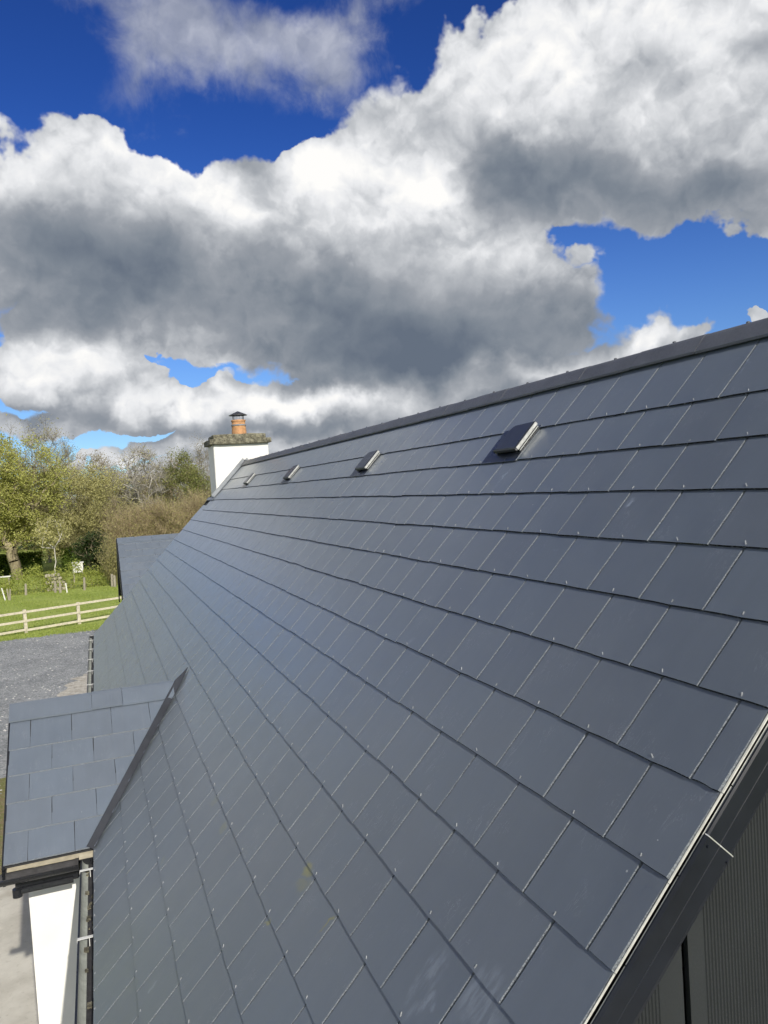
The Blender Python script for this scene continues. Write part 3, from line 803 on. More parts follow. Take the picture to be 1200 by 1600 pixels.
gutter('gutter', (GX, .0, GZ), (GX, PY0-.05, GZ), (-1, 0, 0), brackets=1, first=.62, gap=.89)
gfar = gutter('gutter', (GX, 2*PYR-PY0+.05, GZ), (GX, YE+.05, GZ), (-1, 0, 0), brackets=1, first=.35, gap=.92)
slab('fascia', (WX-.08, .1, EZ+Z0-.20), (WX-.055, YE-.05, EZ+Z0-.03), M_blackpl)
slab('soffit', (WX-.055, .1, EZ+Z0-.20), (WX, YE-.05, EZ+Z0-.185), M_blackpl)
# debris lying in the near gutter
b = MB()
for k in range(70):
    y = float(rng.uniform(.3, 4.3)); s = float(rng.uniform(.004, .014))
    c = Vector((GX+float(rng.uniform(-.02, .03)), y, GZ-.046))
    b.box(c-Vector((s, s*1.6, .002)), c+Vector((s, s*1.6, s*.6)), 0)
tag(b.build('gutter_debris', M_cap, house), kind='stuff')

# ---- the little gabled projection on the front
prz = EZ + Z0 + (PYR-PY0)*math.tan(PQ)     # ridge z
cQ, sQ = math.cos(PQ), math.sin(PQ)
MPN = Matrix(((0, -1, 0, PX0), (cQ, 0, -sQ, PY0), (sQ, 0, cQ, EZ+Z0), (0, 0, 0, 1)))   # near slope frame: x up the slope, y towards -X
M_slateP = slate_material('slate_on_porch', MPN, stains=False, gain=1.36)  # same slate; gain puts the sunny slope's brightness into the colour
def main_x(z): return (z-Z0)*cP/sP         # x of the main slope at height z
b = MB()
for s, yy in ((1, PY0), (-1, 2*PYR-PY0)):
    e0, e1 = (PX0, yy+s*.02, EZ+Z0-.012), (EX+.02, yy+s*.02, EZ+Z0-.012)
    r0, r1 = (PX0, PYR, prz-.012), (main_x(prz)+.02, PYR, prz-.012)
    b.add([e0, e1, r1, r0] if s > 0 else [e1, e0, r0, r1], [(0, 1, 2, 3)])
    b.add([(p[0], p[1], p[2]-.04) for p in ([e0, e1, r1, r0] if s < 0 else [e1, e0, r0, r1])], [(0, 1, 2, 3)])
porch_roof = b.build('porch_roof', M_deck, house, MPN)
LP = (PYR-PY0)/cQ
pg = .2466
tails = [.012 + pg*k for k in range(5)]
for s in (1, -1):
    far = [MB(), ]
    for k, tv in enumerate(tails):
        vt = tv + pg
        ln = .36 if k < 4 else LP-.008-tv
        if ln < .05: continue
        off = -1.69 if k % 2 == 0 else -1.53
        xe = main_x(EZ+Z0 + min(vt, LP)*sQ) + .10       # runs just under the main slates
        kk = -2
        while True:
            x0 = off + .311*kk; x1 = x0 + .311; kk += 1
            if x0 > xe: break
            a, c = max(x0+.0013, PX0), min(x1-.0013, xe)
            if c - a < .03: continue
            V, F, S = slate_shape(c-a, ln, TS, H0, 900+kk+10*k, tail=.0045)
            if s > 0:
                M = MPN @ Matrix.Translation((tv, -((a+c)/2-PX0), float(rng.normal(0, .0003)))) @ Matrix.Rotation(float(rng.normal(0, .002)), 4, 'Z')
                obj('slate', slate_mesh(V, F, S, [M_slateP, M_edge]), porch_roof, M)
            else:
                MF = Matrix(((0, 1, 0, PX0), (-cQ, 0, sQ, 2*PYR-PY0), (sQ, 0, cQ, EZ+Z0), (0, 0, 0, 1)))
                M = MF @ Matrix.Translation((tv, (a+c)/2-PX0, 0))
                far[0].add([tuple(p) for p in V], F, 0, M); far[0].add([tuple(p) for p in V], S, 1, M)
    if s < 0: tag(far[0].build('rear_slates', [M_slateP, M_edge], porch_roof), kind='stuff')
# ridge of the projection
xs = [PX0-.01, -1.215, -.966, main_x(prz)-.085]
for i, (x0, x1) in enumerate(zip(xs[:-1], xs[1:])):
    lf = .030 + .004*(i % 2)
    hw = .162
    pr = [(-hw, -hw*math.tan(PQ)+lf-.012), (-hw, -hw*math.tan(PQ)+lf), (-.03, -.03*math.tan(PQ)+lf), (0, lf-.006), (.03, -.03*math.tan(PQ)+lf), (hw, -hw*math.tan(PQ)+lf), (hw, -hw*math.tan(PQ)+lf-.012)]
    b = MB(); b.sweep([(0, y, z) for y, z in pr][::-1], (x0+.0015, PYR, prz), (x1-.0015, PYR, prz), caps=True)
    b.build('ridge_tile', M_slateP, porch_roof)
# valley lining between the two roofs
va = Vector((EX, PY0, EZ+Z0)); vb = Vector((main_x(prz), PYR, prz))
d = (vb-va).normalized()
nm = Vector((-sP, 0, cP)); np_ = Vector((0, -sQ, cQ))
tm = nm.cross(d).normalized(); tm = tm if tm.y < 0 else -tm        # lies in the main slope, away from the porch
tp_ = np_.cross(d).normalized(); tp_ = tp_ if tp_.x < 0 else -tp_
lift = .024
ex = (vb-va).length
A0 = va - d*.01; B0 = vb + d*.07
b = MB()
pr = [tm*.060+nm*lift, tm*.056+nm*(lift+.004), (nm+np_)*.007, tp_*.056+np_*(lift+.004), tp_*.060+np_*lift]
pw_ = [p + Vector((0, 0, .002)) for p in pr][::-1]
tipv = B0 + d*.10 + nm*.016
stations = [[A0+p for p in pw_], [vb-d*.02+p for p in pw_], [B0+p*.55+nm*.006 for p in pw_], [tipv+p*.06 for p in pw_]]
kk = len(pw_)
b.add([q for st in stations for q in st], [(j*kk+i, j*kk+i+1, (j+1)*kk+i+1, (j+1)*kk+i) for j in range(3) for i in range(kk-1)])
b.build('valley_lining', M_valley, porch_roof)
# walls, fascia and gutter of the projection
pw_y0, pw_y1, pw_x = 4.70, 2*PYR-4.70, -1.73
b = MB()
o = [(pw_y0, -.05), (pw_y1, -.05), (pw_y1, EZ+Z0+.02), (PYR, prz-.12), (pw_y0, EZ+Z0+.02)]
vs = [(pw_x, y, z) for y, z in o] + [(WX-.005, y, z) for y, z in o]
b.add(vs, [(4, 3, 2, 1, 0)] + [(i, (i+1) % 5, 5+(i+1) % 5, 5+i) for i in range(5)])
b.build('porch_wall', M_white, house)
b = MB()
def pslab(y0, y1, dn):
    b.sweep([(0, y, z) for y, z in [(0, 0), (.0, -.1)]], (0, 0, 0), (1, 0, 0))
b = MB()
for s in (1, -1):
    A = Vector((PX0-.012, PYR, prz-.01)); B = Vector((PX0-.012, PYR-s*(PYR-PY0), EZ+Z0-.01))
    b.sweep([(0, 0, .012), (0, 0, -.12), (.02, 0, -.12), (.02, 0, .012)], A, B, closed=True, caps=True)
b.build('bargeboard', M_blackpl, house)
gutter('gutter', (PX0-.14, PY0-.040, EZ+Z0-.045), (EX-.115, PY0-.040, EZ+Z0-.045), (0, -1, 0), r=.058, inner=M_blackpl)
b = MB(); b.box((PX0+.06, PY0+.035, EZ+Z0-.20), (EX-.125, PY0+.06, EZ+Z0-.03), 0, None, .004); b.build('fascia', M_blackpl, house)
b = MB(); b.box((PX0+.06, PY0+.06, EZ+Z0-.20), (EX-.08, pw_y0, EZ+Z0-.185)); b.build('soffit', M_blackpl, house)
b = MB()
b.tube((PX0+.075, PY0+.02, EZ+Z0-.17), (PX0+.075, PY0+.02, EZ+Z0-.225), .034, n=14)
b.tube((PX0+.075, PY0+.02, EZ+Z0-.19), (EX-.16, PY0+.02, EZ+Z0-.19), .024, n=10)
b.build('rainwater_pipe', M_blackpl, house)
b = MB()
x = PX0+.02
while x < EX-.02:
    x1 = min(x + float(rng.uniform(.1, .22)), EX-.005); j = float(rng.normal(0, .004))
    b.add([(x, PY0-.012+j, EZ+Z0-.022), (x1, PY0-.012+j, EZ+Z0-.022), (x1, PY0+.055, EZ+Z0-.004), (x, PY0+.055, EZ+Z0-.004)], [(0, 1, 2, 3)])
    b.add([(x, PY0-.012+j, EZ+Z0-.022), (x1, PY0-.012+j, EZ+Z0-.022), (x1, PY0-.010+j, EZ+Z0-.032), (x, PY0-.010+j, EZ+Z0-.032)], [(3, 2, 1, 0)])
    x = x1
b.add([(EX-.11, PY0-.05, EZ+Z0-.03), (EX-.0, PY0-.05, EZ+Z0-.03), (EX-.0, PY0+.0, EZ+Z0-.012), (EX-.11, PY0+.0, EZ+Z0-.012)], [(0, 1, 2, 3)])
b.build('eaves_batten', M_timber, house)

# ------------------------------------------------------------------ the ground
def ground_material(name, fn, rough=.95, bs=.6, bd=.03, bscale=30):
    m, g, b = material(name)
    pos = g.node('ShaderNodeNewGeometry').outputs['Position']
    g.set(b.inputs['Base Color'], fn(g, pos)); b.inputs['Roughness'].default_value = rough
    b.inputs['Specular IOR Level'].default_value = .2
    bump(g, b, g.noise(pos, bscale, 5, .65).outputs['Fac'], bs, bd)
    return m
def c_grass(g, p):
    a = g.noise(p, .35, 5, .6).outputs['Fac']; c = g.noise(p, 6, 5, .7).outputs['Fac']; d = g.noise(p, 28, 3, .7).outputs['Fac']
    k = g.mix(g.ramp(a, .35, .65), (.27, .335, .07), (.34, .395, .10))
    k = g.mix(g.ramp(c, .45, .75), k, (.22, .285, .055))
    return g.mix(g.ramp(d, .55, .8, 0, .6), k, (.34, .37, .12))
def c_gravel(g, p):
    a = g.noise(p, .5, 5, .6).outputs['Fac']; c = g.noise(p, 3.0, 6, .75).outputs['Fac']; v = g.voro(p, 26, 0)
    s = g.node('ShaderNodeSeparateColor', {0: v.outputs['Color']}).outputs[0]
    k = g.mix(g.ramp(a, .38, .62), (.20, .212, .216), (.28, .29, .292))
    k = g.mix(g.ramp(c, .5, .72), k, (.37, .375, .375))
    k = g.mix(g.math('MULTIPLY', g.math('POWER', s, 3.0), .6), k, (.5, .5, .5))
    return g.mix(g.ramp(s, .0, .35, .55, 0), k, (.10, .104, .112))
def c_conc(g, p):
    a = g.noise(p, 1.1, 6, .65).outputs['Fac']; c = g.noise(p, 14, 5, .7).outputs['Fac']
    k = g.mix(g.ramp(a, .3, .7), (.42, .395, .34), (.58, .555, .49))
    k = g.mix(g.ramp(c, .55, .75, 0, .5), k, (.27, .245, .20))
    return g.mix(g.ramp(g.noise(p, .45, 4, .6).outputs['Fac'], .58, .7, 0, .8), k, (.20, .165, .115))
def c_sand(g, p):
    a = g.noise(p, 5, 6, .7).outputs['Fac']
    return g.mix(g.ramp(a, .35, .7), (.34, .31, .26), (.56, .53, .47))
def c_soil(g, p):
    a = g.noise(p, 3, 6, .7).outputs['Fac']; c = g.noise(p, 20, 4, .7).outputs['Fac']
    k = g.mix(g.ramp(a, .38, .6), (.20, .155, .09), (.15, .16, .05))
    return g.mix(g.ramp(c, .5, .75), k, (.33, .28, .18))
M_grass = ground_material('grass', c_grass, bs=.8, bd=.06, bscale=14)
M_gravel = ground_material('gravel', c_gravel, bs=1.0, bd=.02, bscale=45)
M_conc = ground_material('concrete', c_conc, bs=.25, bd=.01)
M_sand = ground_material('sand', c_sand)
M_soil = ground_material('soil', c_soil)
def sheet(name, pts, z, mat):
    b = MB(); b.add([(x, y, z) for x, y in pts], [tuple(range(len(pts)))])
    return tag(b.build(name, mat), kind='structure')
def ragged(pts, step, amp, seed, wob=1.0):
    """outline with an uneven edge"""
    r = np.random.default_rng(seed); out = []
    for (x0, y0), (x1, y1) in zip(pts, pts[1:]+pts[:1]):
        L_ = math.hypot(x1-x0, y1-y0); n = max(1, int(L_/step))
        for i in range(n):
            t = i/n; j = r.normal(0, amp)
            out.append((x0+(x1-x0)*t - (y1-y0)/L_*j, y0+(y1-y0)*t + (x1-x0)/L_*j))
    return out
sheet('ground', [(-900, -700), (900, -700), (900, 1800), (-900, 1800)], 0.0, M_grass)
sheet('gravel_yard', ragged([(-40, -12), (20, -12), (20, 40.6), (4, 40.2), (-1.5, 39.9), (-6.0, 39.7), (-40, 39.0)], .5, .10, 1), .006, M_gravel)
sheet('soil_strip', ragged([(-9, 12.4), (-.6, 12.4), (-.6, 18.9), (-9, 18.4)], .4, .07, 2), .011, M_soil)
sheet('concrete_apron', [(-7.5, -6), (5.5, -6), (5.5, 13.1), (-7.5, 13.3)], .017, M_conc)
sheet('sand_patch', ragged([(-2.75, 25.2), (-.4, 23.5), (.6, 26.5), (-.6, 29.6), (-1.9, 29.4), (-2.5, 27.2)], .3, .12, 3), .012, M_sand)
# loose stones on the yard
def scatter_rocks(name, n, xr, yr, smin, smax, mats, seed, z=.006, parent=None):
    r = np.random.default_rng(seed)
    base = np.array([(1, 0, 0), (-1, 0, 0), (0, 1, 0), (0, -1, 0), (0, 0, 1), (0, 0, -1)], float)
    F0 = np.array([(0, 2, 4), (2, 1, 4), (1, 3, 4), (3, 0, 4), (2, 0, 5), (1, 2, 5), (3, 1, 5), (0, 3, 5)])
    c = np.stack([r.uniform(*xr, n), r.uniform(*yr, n), np.full(n, z)], -1)
    s = smin*(smax/smin)**(r.random((n, 1))**2)
    V = c[:, None, :] + base[None]*s[:, :, None]*r.uniform(.5, 1.2, (n, 6, 1))*np.array([1, 1, .6])
    F = (F0[None] + (np.arange(n)*6)[:, None, None]).reshape(-1, 3)
    mi = np.repeat(r.integers(0, len(mats), n), 8)
    return tag(obj(name, np_mesh(name, V.reshape(-1, 3), F, mats, mi)), kind='stuff')
M_st1 = simple('pale_stone', (.50, .49, .47), .9, var=.3)
M_st2 = simple('grey_stone', (.17, .175, .185), .9, var=.3)
tag(scatter_rocks('loose_stones', 9000, (-9, 1.5), (17, 39.6), .012, .055, [M_st2, M_st1, M_st2], 5), 'scattered pale and grey loose stones on the gravel yard')
# grass blades
def blades(name, n, xr, yr, h, mat, seed, w=.016, fn=None):
    r = np.random.default_rng(seed)
    x, y = r.uniform(*xr, n), r.uniform(*yr, n)
    if fn is not None:
        k = fn(x, y, r); x, y = x[k], y[k]; n = len(x)
    a = r.uniform(0, 6.28, n); hh = h*r.uniform(.5, 1.4, n); lean = r.normal(0, .35, (n, 2))
    p = np.stack([x, y, np.zeros(n)], -1)
    sx = np.stack([np.cos(a)*w, np.sin(a)*w, np.zeros(n)], -1)
    tip = p + np.stack([lean[:, 0]*hh, lean[:, 1]*hh, hh], -1)
    V = np.stack([p-sx, p+sx, tip], 1).reshape(-1, 3)
    F = np.arange(n*3).reshape(-1, 3)
    return tag(obj(name, np_mesh(name, V, F, mat)), kind='stuff')
def leaf_material(name, c1, c2, trans=.45, rough=.6):
    m, g, b = material(name)
    r = g.node('ShaderNodeNewGeometry').outputs['Random Per Island']
    pos = g.node('ShaderNodeNewGeometry').outputs['Position']
    n = g.noise(pos, .8, 3, .6).outputs['Fac']
    f = g.math('ADD', g.math('MULTIPLY', r, .7), g.math('MULTIPLY', g.math('SUBTRACT', n, .35), .9), clamp=True)
    c = g.mix(f, c1, c2)
    g.set(b.inputs['Base Color'], c); b.inputs['Roughness'].default_value = rough
    b.inputs['Specular IOR Level'].default_value = .25
    t = g.node('ShaderNodeBsdfTranslucent', {'Color': c})
    mx = g.node('ShaderNodeMixShader', {0: trans, 1: b.outputs[0], 2: t.outputs[0]})
    g.l.new(mx.outputs[0], [x for x in g.n if x.type == 'OUTPUT_MATERIAL'][0].inputs[0])
    return m
M_blade = leaf_material('grass_blade', (.23, .31, .055), (.42, .47, .13))
tag(blades('meadow_grass', 60000, (-11, 3), (39.5, 60.2), .09, M_blade, 11, .02, lambda x, y, r: r.random(len(x)) < np.clip(.25 + (y < 41.6)*.5 + .2*np.sin(x*1.7+y*.9), 0, 1)), 'short green meadow grass between the rail fence and the far hedge', 'grass')

# ---- timber rail fence
M_rail = simple('weathered_timber', (.52, .47, .36), .85, var=.25, scale=9, bstr=.4, bscale=60)
fd = Vector((.927, .375, 0)); f0 = Vector((-4.747, 41.43, 0)); fn_ = Vector((.375, -.927, 0))
fence = tag(empty('rail_fence', f0), 'pale timber three-rail fence between the gravel yard and the field', 'fence')
SP = 2.69
fz = math.atan2(fd.y, fd.x)
for k in range(-3, 4):
    c = f0 + fd*SP*k
    M = Matrix.Translation(c) @ Matrix.Rotation(fz + float(rng.normal(0, .03)), 4, 'Z') @ Matrix.Rotation(float(rng.normal(0, .012)), 4, 'Y')
    b = MB(); b.box((-.08, -.06, -.05), (.08, .06, 1.17+float(rng.normal(0, .015))), 0, M, .012)
    b.build('post', M_rail, fence, M)
    if k < 3:
        for z in (1.07, .62, .17):
            M = Matrix.Translation(c + fn_*.085) @ Matrix.Rotation(fz, 4, 'Z')
            b = MB(); z0, z1 = z+float(rng.normal(0, .012)), z+float(rng.normal(0, .012))
            pr = [(0, -.022, -.055), (0, .022, -.055), (0, .022, .055), (0, -.022, .055)]
            b.sweep([tuple(Matrix.Rotation(fz, 3, 'Z') @ Vector(p)) for p in pr], c + fn_*.085 + fd*.004 + Vector((0, 0, z0)), c + fn_*.085 + fd*(SP-.004) + Vector((0, 0, z1)), closed=True, caps=True)
            b.build('rail', M_rail, fence, M)

# ------------------------------------------------------------------ second building beyond the chimney
out = tag(empty('outbuilding', (3.0, 20.4, 0)), 'lower dark slated building behind the far end of the big roof', 'building')
OY, OZ, OQ, OX0, OX1 = 20.4, .17+Z0, math.radians(40), -.56, 6.0
oe = 18.3
oz = OZ - (OY-oe)*math.tan(OQ)
MO = Matrix(((0, -1, 0, OX0), (math.cos(OQ), 0, -math.sin(OQ), oe), (math.sin(OQ), 0, math.cos(OQ), oz), (0, 0, 0, 1)))
M_slateO = slate_material('slate_on_outbuilding', MO, stains=False, gain=1.35)
b = MB()
for s in (1, -1):
    q = [(OX0, OY-s*(OY-oe), oz-.012), (OX1, OY-s*(OY-oe), oz-.012), (OX1, OY, OZ-.012), (OX0, OY, OZ-.012)]
    b.add(q if s > 0 else q[::-1], [(0, 1, 2, 3)])
oroof = b.build('roof', M_deck, out, MO)
LO = (OY-oe)/math.cos(OQ)
meshes = [slate_mesh(*slate_shape(.2985, .36, TS, H0, 40+i, tail=.006), [M_slateO, M_edge]) for i in range(4)]
for k in range(int(LO/.25)+1):
    tv = .25*k
    for j in range(-1, 8):
        y = .303*j + (.1515 if k % 2 else 0)
        if y < 0 or y > 2.1 or tv > LO-.1 or tv < .6: continue
        if tv + .36 > LO-.005: me = slate_mesh(*slate_shape(.2985, LO-.008-tv, TS, H0, 77, tail=.006), [M_slateO, M_edge])
        else: me = meshes[int(rng.integers(0, 4))]
        obj('slate', me, oroof, MO @ Matrix.Translation((tv, -(y+.151), float(rng.normal(0, .0004)))))
b = MB()
b.add([(OX0, oe, oz+.004), (OX1, oe, oz+.004), (OX1, OY, OZ+.001), (OX0, OY, OZ+.001)], [(0, 1, 2, 3)])
b.build('slate_field', M_slateO, oroof)
for i in range(6):
    x0 = OX0-.01+.45*i
    b = MB(); pr = [(-.15, -.15*math.tan(OQ)+.02), (-.15, -.15*math.tan(OQ)+.034), (0, .03), (.15, -.15*math.tan(OQ)+.034), (.15, -.15*math.tan(OQ)+.02)]
    b.sweep([(0, y, z) for y, z in pr][::-1], (x0+.002, OY, OZ), (x0+.448, OY, OZ), caps=True); b.build('ridge_tile', M_slateO, oroof)
b = MB()
for s in (1, -1):
    b.sweep([(0, 0, .012), (0, 0, -.20), (.03, 0, -.20), (.03, 0, .012)], (OX0-.035, OY, OZ), (OX0-.035, OY-s*(OY-oe), oz), closed=True, caps=True)
b.build('bargeboard', M_blackpl, out)
b = MB()
o = [(oe+.25, -.05), (2*OY-oe-.25, -.05), (2*OY-oe-.25, oz+.1), (OY, OZ-.14), (oe+.25, oz+.1)]
b.add([(OX0+.25, y, z) for y, z in o] + [(OX1-.1, y, z) for y, z in o], [(4, 3, 2, 1, 0), (5, 6, 7, 8, 9)] + [(i, (i+1) % 5, 5+(i+1) % 5, 5+i) for i in range(5)])
b.build('wall', M_white, out)
b = MB(); b.add([(OX0, OY-(OY-oe), oz-.03), (OX0+.25, oe, oz-.03), (OX0+.25, OY, OZ-.05), (OX0, OY, OZ-.05)], [(0, 3, 2, 1)])
b.build('soffit', M_blackpl, out)

# ------------------------------------------------------------------ trees
def tubes(P0, P1, R0, R1, k):
    n = len(P0)
    d = P1-P0; L_ = np.linalg.norm(d, axis=1, keepdims=True); d = d/np.maximum(L_, 1e-9)
    ref = np.where(np.abs(d[:, 2:3]) < .9, np.array([[0, 0, 1.]]), np.array([[1., 0, 0]]))
    a = np.cross(d, ref); a /= np.linalg.norm(a, axis=1, keepdims=True); c = np.cross(d, a)
    t = 2*np.pi*np.arange(k)/k
    ring = a[:, None, :]*np.cos(t)[None, :, None] + c[:, None, :]*np.sin(t)[None, :, None]
    V = np.concatenate([P0[:, None]+ring*R0[:, None, None], P1[:, None]+ring*R1[:, None, None]], 1)
    i = np.arange(k); j = (i+1) % k
    F0 = np.stack([i, j, k+j, k+i], -1)
    F = F0[None] + (np.arange(n)*2*k)[:, None, None]
    return V.reshape(-1, 3), F.reshape(-1, 4)
def skeleton(r, targets, roots, th, step=.55, wander=.16, bias=.30, lift=.25):
    """grow limbs from the trunk(s) to every target, thick towards the root"""
    nodes = []; par = []; plen = []
    for (p, top) in roots:
        n = max(2, int(np.linalg.norm(np.array(top)-np.array(p))/step))
        prev = -1
        for i in range(n+1):
            q = np.array(p)+(np.array(top)-np.array(p))*i/n + (r.normal(0, wander*.25, 3)*(i > 0))
            nodes.append(q); par.append(prev); plen.append(0 if prev < 0 else plen[prev]+step*.4); prev = len(nodes)-1
    nroot = len(nodes)
    order = np.argsort(np.linalg.norm(targets - np.array(nodes[nroot-1]), axis=1))
    tips = []
    for ti in order:
        q = targets[ti]
        N = np.array(nodes)
        dv = q-N
        cost = np.linalg.norm(dv, axis=1) + bias*np.array(plen) + 1.5*np.maximum(0, N[:, 2]-q[2]) + 100*(N[:, 2] < th*.55)
        p = int(np.argmin(cost)); a = N[p]
        D = np.linalg.norm(q-a); n = max(1, int(D/step))
        prev = p
        mid = np.array([0, 0, lift*D])
        for i in range(1, n+1):
            t = i/n
            w = a+(q-a)*t + mid*(t*(1-t))*1.0 + r.normal(0, wander*step, 3)*(i < n)
            nodes.append(w); par.append(prev); plen.append(plen[prev]+D/n); prev = len(nodes)-1
        tips.append(prev)
    N = np.array(nodes); par = np.array(par)
    cnt = np.zeros(len(N))
    for t in tips: cnt[t] += 1
    for i in range(len(N)-1, 0, -1):
        if par[i] >= 0: cnt[par[i]] += cnt[i]
    return N, par, np.maximum(cnt, .5), np.array(tips)
def leaves(r, C, size, flat=0.0):
    n = len(C)
    a = r.normal(0, 1, (n, 3)); a[:, 2] *= (1-flat); a /= np.linalg.norm(a, axis=1, keepdims=True)
    c = np.cross(a, r.normal(0, 1, (n, 3))); c /= np.linalg.norm(c, axis=1, keepdims=True)
    s = size*r.uniform(.6, 1.4, (n, 1))
    V = np.stack([C-a*s, C+c*s*.55, C+a*s, C-c*s*.55], 1).reshape(-1, 3)
    return V, np.arange(n*4).reshape(-1, 4)
def tree(name, label, base, H, W, bark, leaf, seed, nt=260, nleaf=9000, lsize=.12, trunk=.35, cz=.58, tip=.012, spread=.4,
         stems=1, twigs=6, tw_len=.7, lean=(0, 0), power=.43, shell=.35, group=None, cat='tree', D=None, low=0.0, tw_up=.4, clump=0):
    r = np.random.default_rng(seed)
    D = W if D is None else D
    th = H*trunk
    u = r.normal(0, 1, (nt, 3)); u /= np.linalg.norm(u, axis=1, keepdims=True)
    rad = r.uniform(shell**3, 1, (nt, 1))**(1/3)
    # lumpy envelope
    lob = 1 + .16*np.sin(3*np.arctan2(u[:, 1], u[:, 0])+r.uniform(0, 6))[:, None] + .13*np.sin(5*u[:, 2]+4*u[:, 0]+r.uniform(0, 6))[:, None]
    ez = H*(1-cz)
    T = u*rad*lob*np.array([W/2, D/2, ez]) + np.array([lean[0], lean[1], H*cz])
    T[:, 2] = np.maximum(T[:, 2], th*.6 + low)
    roots = []
    for s in range(stems):
        if stems == 1: roots.append(((0, 0, -.1), (lean[0]*.4, lean[1]*.4, th)))
        else:
            a = r.uniform(0, 6.28); q = r.uniform(.1, .5)*W*.4
            roots.append(((math.cos(a)*q*.3, math.sin(a)*q*.3, -.1), (math.cos(a)*q, math.sin(a)*q, th*r.uniform(.7, 1.1))))
    N, par, cnt, tips = skeleton(r, T, roots, th if stems == 1 else 0)
    k = par >= 0
    R = tip*cnt**power
    R1 = R[k]; R0 = np.minimum(R[par[k]], R[k]*1.5+.01)
    V1, F1 = tubes(N[par[k]], N[k], R0, R1, 5)
    # fine twigs
    tc = N[tips]; 
    src = np.repeat(np.concatenate([tc, N[r.integers(0, len(N), len(tc))]]), twigs, axis=0)
    src = src[src[:, 2] > th*.7]
    dr = r.normal(0, 1, src.shape); dr[:, 2] = np.abs(dr[:, 2])*.5 + tw_up; dr /= np.linalg.norm(dr, axis=1, keepdims=True)
    e1 = src + dr*tw_len*r.uniform(.4, 1.1, (len(src), 1))
    dr2 = dr + r.normal(0, .45, dr.shape); e2 = e1 + dr2*tw_len*.5
    V2, F2 = tubes(np.concatenate([src, e1]), np.concatenate([e1, e2]), np.full(2*len(src), tip*.62), np.full(2*len(src), tip*.34), 3)
    V = np.concatenate([V1, V2]); F = np.concatenate([F1, F2+len(V1)])
    bx, by = base
    root = tag(empty(name, (bx, by, 0)), label, cat, group)
    MT = Matrix.Translation((bx, by, 0))
    obj('trunk', np_mesh('trunk', V, F, bark, smooth=True), root, MT)
    if nleaf:
        pts = np.concatenate([e1, e2, src, (e1+e2)/2])
        if clump: 
            keep = np.sin(pts[:, 0]*1.3+seed)+np.sin(pts[:, 1]*1.1+2*seed)+np.sin(pts[:, 2]*1.7) > -clump
            pts = pts[keep]
        c = pts[r.integers(0, len(pts), nleaf)] + r.normal(0, spread*.5, (nleaf, 3))
        V, F = leaves(r, c, lsize)
        obj('crown', np_mesh('crown', V, F, leaf), root, MT)
    return root
def bark_mat(name, c1, c2, scale=4.0):
    m, g, b = material(name)
    pos = g.node('ShaderNodeNewGeometry').outputs['Position']
    n = g.noise(g.vmath('MULTIPLY', pos, (1, 1, .35)), scale, 5, .65).outputs['Fac']
    g.set(b.inputs['Base Color'], g.mix(g.ramp(n, .35, .65), c1, c2)); b.inputs['Roughness'].default_value = .95
    bump(g, b, g.noise(g.vmath('MULTIPLY', pos, (1, 1, .3)), 22, 4, .6).outputs['Fac'], .8, .05)
    return m
B_oak = bark_mat('oak_bark', (.16, .13, .085), (.36, .31, .19))
B_brown = bark_mat('brown_twigs', (.21, .165, .11), (.34, .28, .19))
B_grey = bark_mat('grey_twigs', (.20, .18, .15), (.34, .31, .26))
B_pale = bark_mat('pale_bark', (.42, .39, .34), (.66, .63, .57))
B_red = bark_mat('reddish_stems', (.27, .205, .12), (.42, .34, .20))
B_olive = bark_mat('olive_twigs', (.19, .17, .075), (.32, .29, .14))
L_oak = leaf_material('oak_leaf', (.34, .35, .095), (.58, .58, .19))
L_olive = leaf_material('olive_leaf', (.38, .365, .145), (.64, .60, .28))
L_brown = leaf_material('bud_leaf', (.27, .235, .125), (.42, .37, .20))
L_green = leaf_material('ivy_leaf', (.15, .18, .06), (.36, .37, .12))
L_dark = leaf_material('holly_leaf', (.025, .045, .018), (.085, .12, .04))
L_hedge = leaf_material('hedge_leaf', (.22, .27, .05), (.52, .55, .14))
L_clip = leaf_material('clipped_leaf', (.08, .13, .02), (.20, .28, .05))
L_gold = leaf_material('golden_stem_leaf', (.29, .27, .10), (.46, .42, .18))
def XP(pxx, y, py=800):                    # ground x on the line of sight at picture column pxx
    d = R_*(pxx-600) - U_*(py-800) + _f*FOC
    return CAM[0] + d[0]*(y-CAM[1])/d[1]
tree('oak_tree', 'big oak in fresh yellow-green leaf with a forked pale trunk, at the left edge', (XP(27, 74, 890), 74.0), 12.6, 10.5, B_oak, L_oak, 21, nt=330, nleaf=42000, lsize=.088, trunk=.22, cz=.60, tip=.020, twigs=5, tw_len=.6, spread=.5, lean=(-.9, 0), clump=.9, power=.56)
tree('bare_tree', 'tall leafless grey tree rising behind the oak', (XP(72, 92), 92.0), 15.4, 8.6, B_grey, L_olive, 22, nt=300, nleaf=3500, lsize=.09, trunk=.3, cz=.60, tip=.016, twigs=7, tw_len=.95, spread=.5, tw_up=.9)
tree('willow_tree', 'wide olive-green willow with drooping low branches right of the oak', (XP(108, 80), 80.0), 9.9, 11.0, B_olive, L_olive, 23, nt=360, nleaf=44000, lsize=.080, trunk=.12, cz=.52, tip=.016, twigs=6, tw_len=.8, spread=.5, tw_up=.25, clump=1.2)
tree('budding_tree', 'brown budding tree just right of the willow', (XP(158, 96), 96.0), 11.0, 8.4, B_brown, L_brown, 24, nt=330, nleaf=20000, lsize=.07, trunk=.2, cz=.56, tip=.016, twigs=7, tw_len=.85, spread=.5, tw_up=.7)
B_ash = bark_mat('ashen_bark', (.24, .22, .19), (.46, .43, .38))
